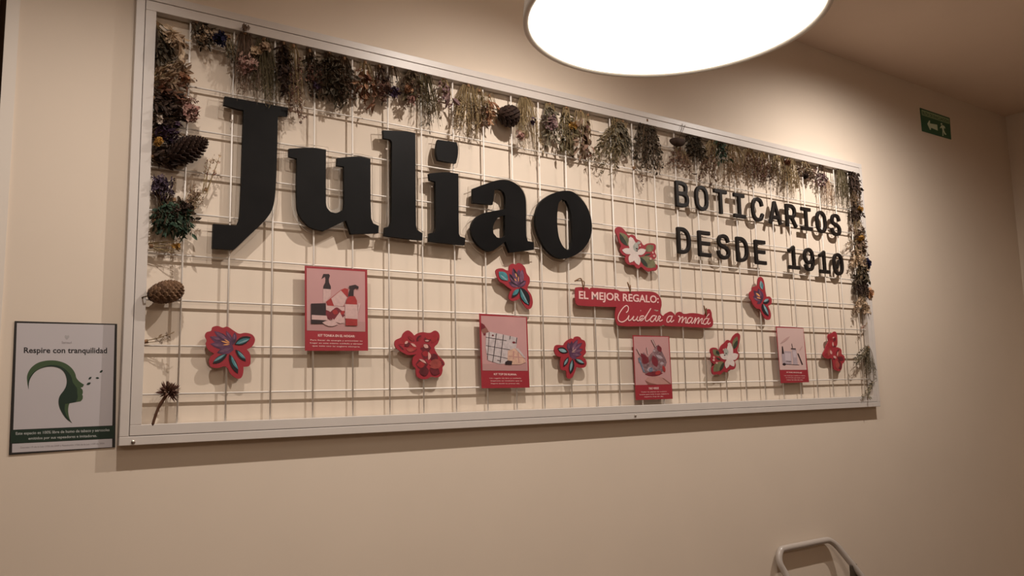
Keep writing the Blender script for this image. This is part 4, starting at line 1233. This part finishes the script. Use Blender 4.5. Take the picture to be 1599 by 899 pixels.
bunch('short tan green leaves over the slanting fern sprays', 'dried foliage', (962, 188), (974, 236), 18, 'leafy', 'sage', n=1.6, name='dried_foliage_bunch', group=TOPG)
bunch('large dense dark grey green bunch on the top rail, widest of the row', 'dried foliage', (1010, 188), (1012, 264), 22, 'leafy', 'dkolive', n=3.4, size=.8, name='dried_foliage_bunch', group=TOPG, dark=True, yy=-.024)
bunch('loose wine brown buds dangling below the large dark bunch', 'dried sprig', (990, 262), (997, 292), 8, 'sprig', 'dkbrown', 'redbrown', n=.7, name='dried_sprig', group=TOPG, dark=True)
bunch('reddish grass fringe under the hanging dark seed head', 'dried grasses', (1062, 232), (1060, 266), 18, 'fluff', 'redbrown', 'redbrown', n=.9, name='dried_grass_bunch', group=TOPG)
bunch('dark leafy bunch right of the hanging dark seed head', 'dried foliage', (1082, 210), (1086, 246), 14, 'leafy', 'dkolive', n=1.8, name='dried_foliage_bunch', group=TOPG, dark=True)
bunch('brown crossing stalks with curled heads above the B and O', 'dried stems', (1112, 220), (1100, 284), 15, 'mixed', 'brown', 'redbrown', n=1.0, name='dried_stem_bunch', group=TOPG)
bunch('small deep green leaf cluster under the top rail above the T', 'dried foliage', (1124, 218), (1128, 250), 10, 'bigleaf', 'green', n=1.6, name='dried_foliage_bunch', group=TOPG, size=.6, dark=True)
bunch('large puffy tan bunch hanging low above the I and C', 'dried flowers', (1144, 226), (1150, 292), 25, 'fluff', 'tan', 'tan', n=1.6, group=TOPG)
bunch('reddish brown fluffy bunch above the second C letter', 'dried flowers', (1168, 232), (1168, 274), 18, 'fluff', 'redbrown', 'redbrown', n=1.5, group=TOPG)
bunch('brown fluffy bunch above the A', 'dried flowers', (1192, 240), (1194, 284), 16, 'fluff', 'brown', 'redbrown', n=1.4, group=TOPG)
bunch('brown bunch with a bright orange bloom above the R', 'dried flowers', (1216, 244), (1212, 290), 15, 'fluff', 'brown', 'brown', n=1.3, group=TOPG, extra=[('orange_bloom', 'rust', 1229, 254, 4, 26, .008)])
bunch('long pale straw strands right of the orange bloom', 'dried grasses', (1234, 248), (1234, 308), 14, 'grass', 'wheat', n=1.6, name='dried_grass_bunch', group=TOPG)
bunch('brown stems with a dark red rose head near the right end', 'dried flowers', (1256, 252), (1258, 284), 12, 'mixed', 'brown', 'brown', n=1.0, group=TOPG, extra=[('dark_rose', 'dkbrown', 1258, 275, 4, 30, .007)])
bunch('dark stalks carrying small mauve heads above the last O', 'dried flowers', (1284, 258), (1280, 292), 13, 'floret', 'dkbrown', 'mauve', n=.9, group=TOPG, dark=True)
bunch('tan twisted strands right of the mauve heads', 'dried grasses', (1292, 284), (1292, 322), 9, 'grass', 'tan', n=.7, name='dried_grass_bunch', group=TOPG)
bunch('green brown grasses left of the last upright wire', 'dried grasses', (1312, 264), (1318, 326), 11, 'grass', 'olive', n=1.2, name='dried_grass_bunch', group=TOPG)
# --- right column
bunch('dark brown dried bunch in the top right corner of the grid', 'dried flowers', (1334, 268), (1336, 300), 13, 'leafy', 'dkbrown', n=2.0, group=RIGHTG, dark=True)
bunch('grey brown dried bunch below the top right corner', 'dried flowers', (1338, 292), (1338, 326), 11, 'fluff', 'brown', 'brown', n=1.3, group=RIGHTG)
bunch('dried bunch with a yellow rose, left of the S of the upper row', 'dried flowers', (1336, 318), (1338, 346), 10, 'mixed', 'dkbrown', 'dkbrown', n=1.4, group=RIGHTG, dark=True, extra=[('yellow_rose', 'yellow', 1343, 326, 4, 26, .008)])
bunch('dried bunch with white and ochre heads beside the end of the upper row', 'dried flowers', (1338, 342), (1341, 374), 10, 'floret', 'brown', 'brown', n=1.1, group=RIGHTG, extra=[('white_bloom', 'white', 1342, 356, 3, 14, .008), ('ochre_bloom', 'yellow', 1344, 371, 4, 24, .008)])
bunch('thin pale sprig reaching left toward the end of the lower row', 'dried sprig', (1338, 374), (1318, 384), 10, 'sprig', 'tan', 'tan', n=1.2, name='dried_sprig', group=RIGHTG)
bunch('brown twiggy bunch above the cream florets on the right side', 'dried flowers', (1346, 366), (1342, 398), 10, 'leafy', 'brown', n=1.1, group=RIGHTG)
bunch('cream floret bunch beside the slashed zero', 'dried flowers', (1342, 386), (1342, 420), 12, 'floret', 'tan', 'cream', n=1.2, group=RIGHTG)
bunch('grey green tuft just below the blue flower', 'dried foliage', (1346, 414), (1346, 442), 12, 'leafy', 'dkolive', n=1.3, name='dried_foliage_bunch', group=RIGHTG)
bunch('very dark seed bunch left of the peach rose', 'dried flowers', (1344, 432), (1346, 462), 11, 'fluff', 'dkbrown', 'dkbrown', n=2.0, group=RIGHTG, dark=True)
bunch('cream and brown florets hanging under the peach rose', 'dried flowers', (1350, 458), (1346, 492), 12, 'floret', 'brown', 'cream', n=1.1, group=RIGHTG)
bunch('tiny pink twig alone on the right side below the florets', 'dried sprig', (1356, 502), (1342, 514), 3, 'sprig', 'pink', 'pink', n=.6, name='dried_sprig', group=RIGHTG)
bunch('drooping olive sprays arching left from the right rail', 'dried grasses', (1360, 540), (1330, 562), 9, 'frond', 'sage', n=.7, name='dried_grass_bunch', group=RIGHTG)
bunch('long olive grass bundle hanging by the right rail', 'dried grasses', (1356, 542), (1357, 592), 10, 'grass', 'olive', n=1.0, name='dried_grass_bunch', group=RIGHTG)
bunch('lowest thin drooping sprig in the bottom right corner', 'dried sprig', (1364, 592), (1346, 622), 8, 'frond', 'sage', n=.4, name='dried_sprig', group=RIGHTG)


# --- single heads
def rose(label, name, px, r_px, col, yy=-.034, stem=None):
    c = un(px[0], px[1], yy)
    r = abs((un(px[0], px[1] + r_px, yy) - c).z)
    t = thing(name, label, 'dried flower', tuple(c), 'single flower heads on the right rail')
    b = MB()
    n0 = 0
    for ring, (rr, cnt, h) in enumerate(((.25, 3, .7), (.5, 4, .62), (.78, 5, .5), (1.0, 6, .35))):
        for i in range(cnt):
            a = 2 * pi * (i + ring * .4) / cnt
            k = len(b.v)
            for iu in range(5):
                for iv in range(4):
                    an = a + (iu - 2) * (.42 if ring else .6)
                    rad = r * rr * (.35 + .65 * (iv / 3)) * (1 + .12 * sin(iu * 2.3 + ring))
                    dep = -r * h * (iv / 3) * (1.1 - .15 * abs(iu - 2)) + r * (.25 if iv == 3 and ring > 1 else 0)
                    b.v.append((c.x + rad * cos(an), c.y + dep + r * .3, c.z + rad * sin(an)))
            for iu in range(4):
                for iv in range(3):
                    q = k + iu * 4 + iv
                    b.f.append((q, q + 1, q + 5, q + 4))
    b.build('petals', PM[col], t, smooth=True)
    b = MB()
    e = un(*stem, -.02)
    b.tube(open_curve([(c.x, c.y + r * .35, c.z), (c.x * .5 + e.x * .5, -.026, (c.z + e.z) / 2 - .004), tuple(e)], 4), .0018, 6)
    b.build('stem', PDSTEM, t)
    return t


rose('deep blue ragged flower head overlapping the right frame rail', 'dried_blue_flower', (1356, 411), 9, 'navy', stem=(1344, 412))
rose('peach dried rose overlapping the right frame rail below the blue flower', 'dried_rose', (1360, 457), 9, 'peach', stem=(1344, 466))

CONE = plant_mat('pine_cone_scale', [(.020, .011, .009), (.045, .025, .018), (.028, .016, .012)], .6)
CONEP = plant_mat('pine_cone_pale_scale', [(.12, .062, .034), (.19, .11, .062), (.08, .042, .024)], .6)


def pine_cone(label, a_px, b_px, wid_px, m, open_=1.0, yy=-.036, n=90, taper=.3, wk=.46):
    """a_px stem end, b_px tip end"""
    a, e = un(*a_px, yy), un(*b_px, yy)
    ax = e - a
    L = ax.length
    d = ax.normalized()
    mid = ((a_px[0] + b_px[0]) / 2, (a_px[1] + b_px[1]) / 2)
    R = abs((un(mid[0], mid[1] + wid_px, yy) - un(*mid, yy)).z)
    R = min(R, abs(yy) - .004 + .012)
    u = Vector((0, -1, 0))
    v = d.cross(u).normalized()
    u = v.cross(d).normalized()
    t = thing('pine_cone', label, 'pine cone', tuple(a), 'pine cones on the grid')
    prof = lambda s: R * (sin(pi * min(.97, (s * .88 + .09))) ** .55) * (1.05 - taper * s)
    core = MB()
    core.tube([a + d * L * s for s in (0, .15, .35, .6, .85, .97)], [prof(s) * .55 + .001 for s in (0, .15, .35, .6, .85, .97)], 10)
    core.build('core', CONE, t, smooth=True)
    b = MB()
    for i in range(n):
        s = (i + .5) / n
        an = i * 2.39996
        rad = prof(s)
        o_ = u * cos(an) + v * sin(an)
        tg = d.cross(o_).normalized()
        p0 = a + d * (L * s * .95) + o_ * rad * .42
        dirn = (o_ * 1.0 + d * (.55 + .5 * s)).normalized()
        ln = rad * .72 * open_ + .0015
        wd = max(.0022, rad * wk)
        tip = p0 + dirn * ln
        nrm = dirn.cross(tg).normalized()
        th = wd * .16
        q = [p0 + tg * wd * .35, p0 - tg * wd * .35, p0 + dirn * ln * .7 + tg * wd * .6, p0 + dirn * ln * .7 - tg * wd * .6, tip + tg * wd * .28 + nrm * th, tip - tg * wd * .28 + nrm * th]
        k = len(b.v)
        for z_ in (th, -th):
            b.v += [tuple(x + nrm * z_) for x in q]
        b.f += [(k, k + 2, k + 3, k + 1), (k + 2, k + 4, k + 5, k + 3), (k + 6, k + 7, k + 9, k + 8), (k + 8, k + 9, k + 11, k + 10),
                (k + 4, k + 10, k + 11, k + 5), (k + 2, k + 8, k + 10, k + 4), (k + 3, k + 5, k + 11, k + 9), (k, k + 6, k + 8, k + 2), (k + 1, k + 3, k + 9, k + 7)]
    # keep the scales in front of the wall
    b.v = [(x, min(y, -.001), z) for x, y, z in b.v]
    b.build('scales', m, t)
    s_ = MB()
    s_.tube([a + d * .002, a - d * .008, Vector((a.x - d.x * .012, MESH_Y - .002, a.z - d.z * .012))], .0016, 6)
    s_.build('wire_stalk', PDSTEM, t)
    return t


pine_cone('large dark open pine cone pointing up right, on the left side of the grid', (266, 246), (325, 219), 21, CONE, 1.25, n=150, taper=.55, wk=.3)
pine_cone('brown closed pine cone alone on the left side, above the thistle', (231, 462), (286, 450), 19, CONEP, .85, n=130, taper=.05)
pine_cone('round dark pine cone on the top row above the gap of i and a', (779, 177), (807, 184), 16, CONE, 1.15, n=90, taper=.2, wk=.38)

# hanging dark seed head
c = un(1058, 222, -.036)
t = thing('seed_head', 'flat dark brown seed head hanging by two thin wires from the top rail', 'seed head', tuple(c))
b = MB()
for i in range(9):
    a = pi * i / 8 - pi / 2
pts = []
for zi in range(9):
    s = zi / 8
    z_ = .014 * cos(pi * s)
    r_ = max(.0006, .0275 * sin(pi * s) ** .8 * (1 - .25 * s))
    for k in range(20):
        an = 2 * pi * k / 20
        rr = r_ * (1 + .07 * sin(an * 5))
        b.v.append((c.x + rr * 1.35 * cos(an), min(-.002, c.y + rr * .75 * sin(an)), c.z + z_))
for zi in range(8):
    for k in range(20):
        q = zi * 20
        b.f.append((q + k, q + 20 + k, q + 20 + (k + 1) % 20, q + (k + 1) % 20))
b.build('husk', PM['dkbrown'], t, smooth=True)
b = MB()
for px, py in ((1066, 193), (1070, 195)):
    q = un(px, py, -.029)
    b.tube([(c.x + .006, c.y, c.z + .01), (q.x, -.029, q.z)], .0008, 5)
b.build('hanging_wire', PDSTEM, t)

# thistle-like single head
a, e = un(238, 664, -.024), un(263, 612, -.032)
t = thing('dried_thistle', 'single reddish brown thistle head on a thick stem in the bottom left corner', 'dried flower', tuple(a))
b = MB()
b.tube(open_curve([tuple(a), tuple(a.lerp(e, .5) + Vector((-.004, 0, .002))), tuple(e)], 5), [.0030] * 3 + [.0030] * 3 + [.0036] * 4 + [.0042], 8)
b.build('stem', plant_mat('thistle_stem', [(.10, .045, .028), (.15, .075, .045)]), t, smooth=True)
b = MB()
ed = (e - a).normalized()
for i in range(120):
    s = i / 120
    an = i * 2.39996
    o_ = (Vector((0, -1, 0)) * cos(an) + ed.cross(Vector((0, -1, 0))).normalized() * sin(an))
    th_ = .25 + s * 1.9
    dirn = (ed * cos(th_) + o_ * sin(th_)).normalized()
    add_leaf(b, e + dirn * .003, dirn, .024 * (.8 + .25 * sin(i * 3.1)), .0042, .15)
b.build('bracts', PM['redbrown'], t)
# bud standing above the first large bunch
bpy.context.view_layer.update()
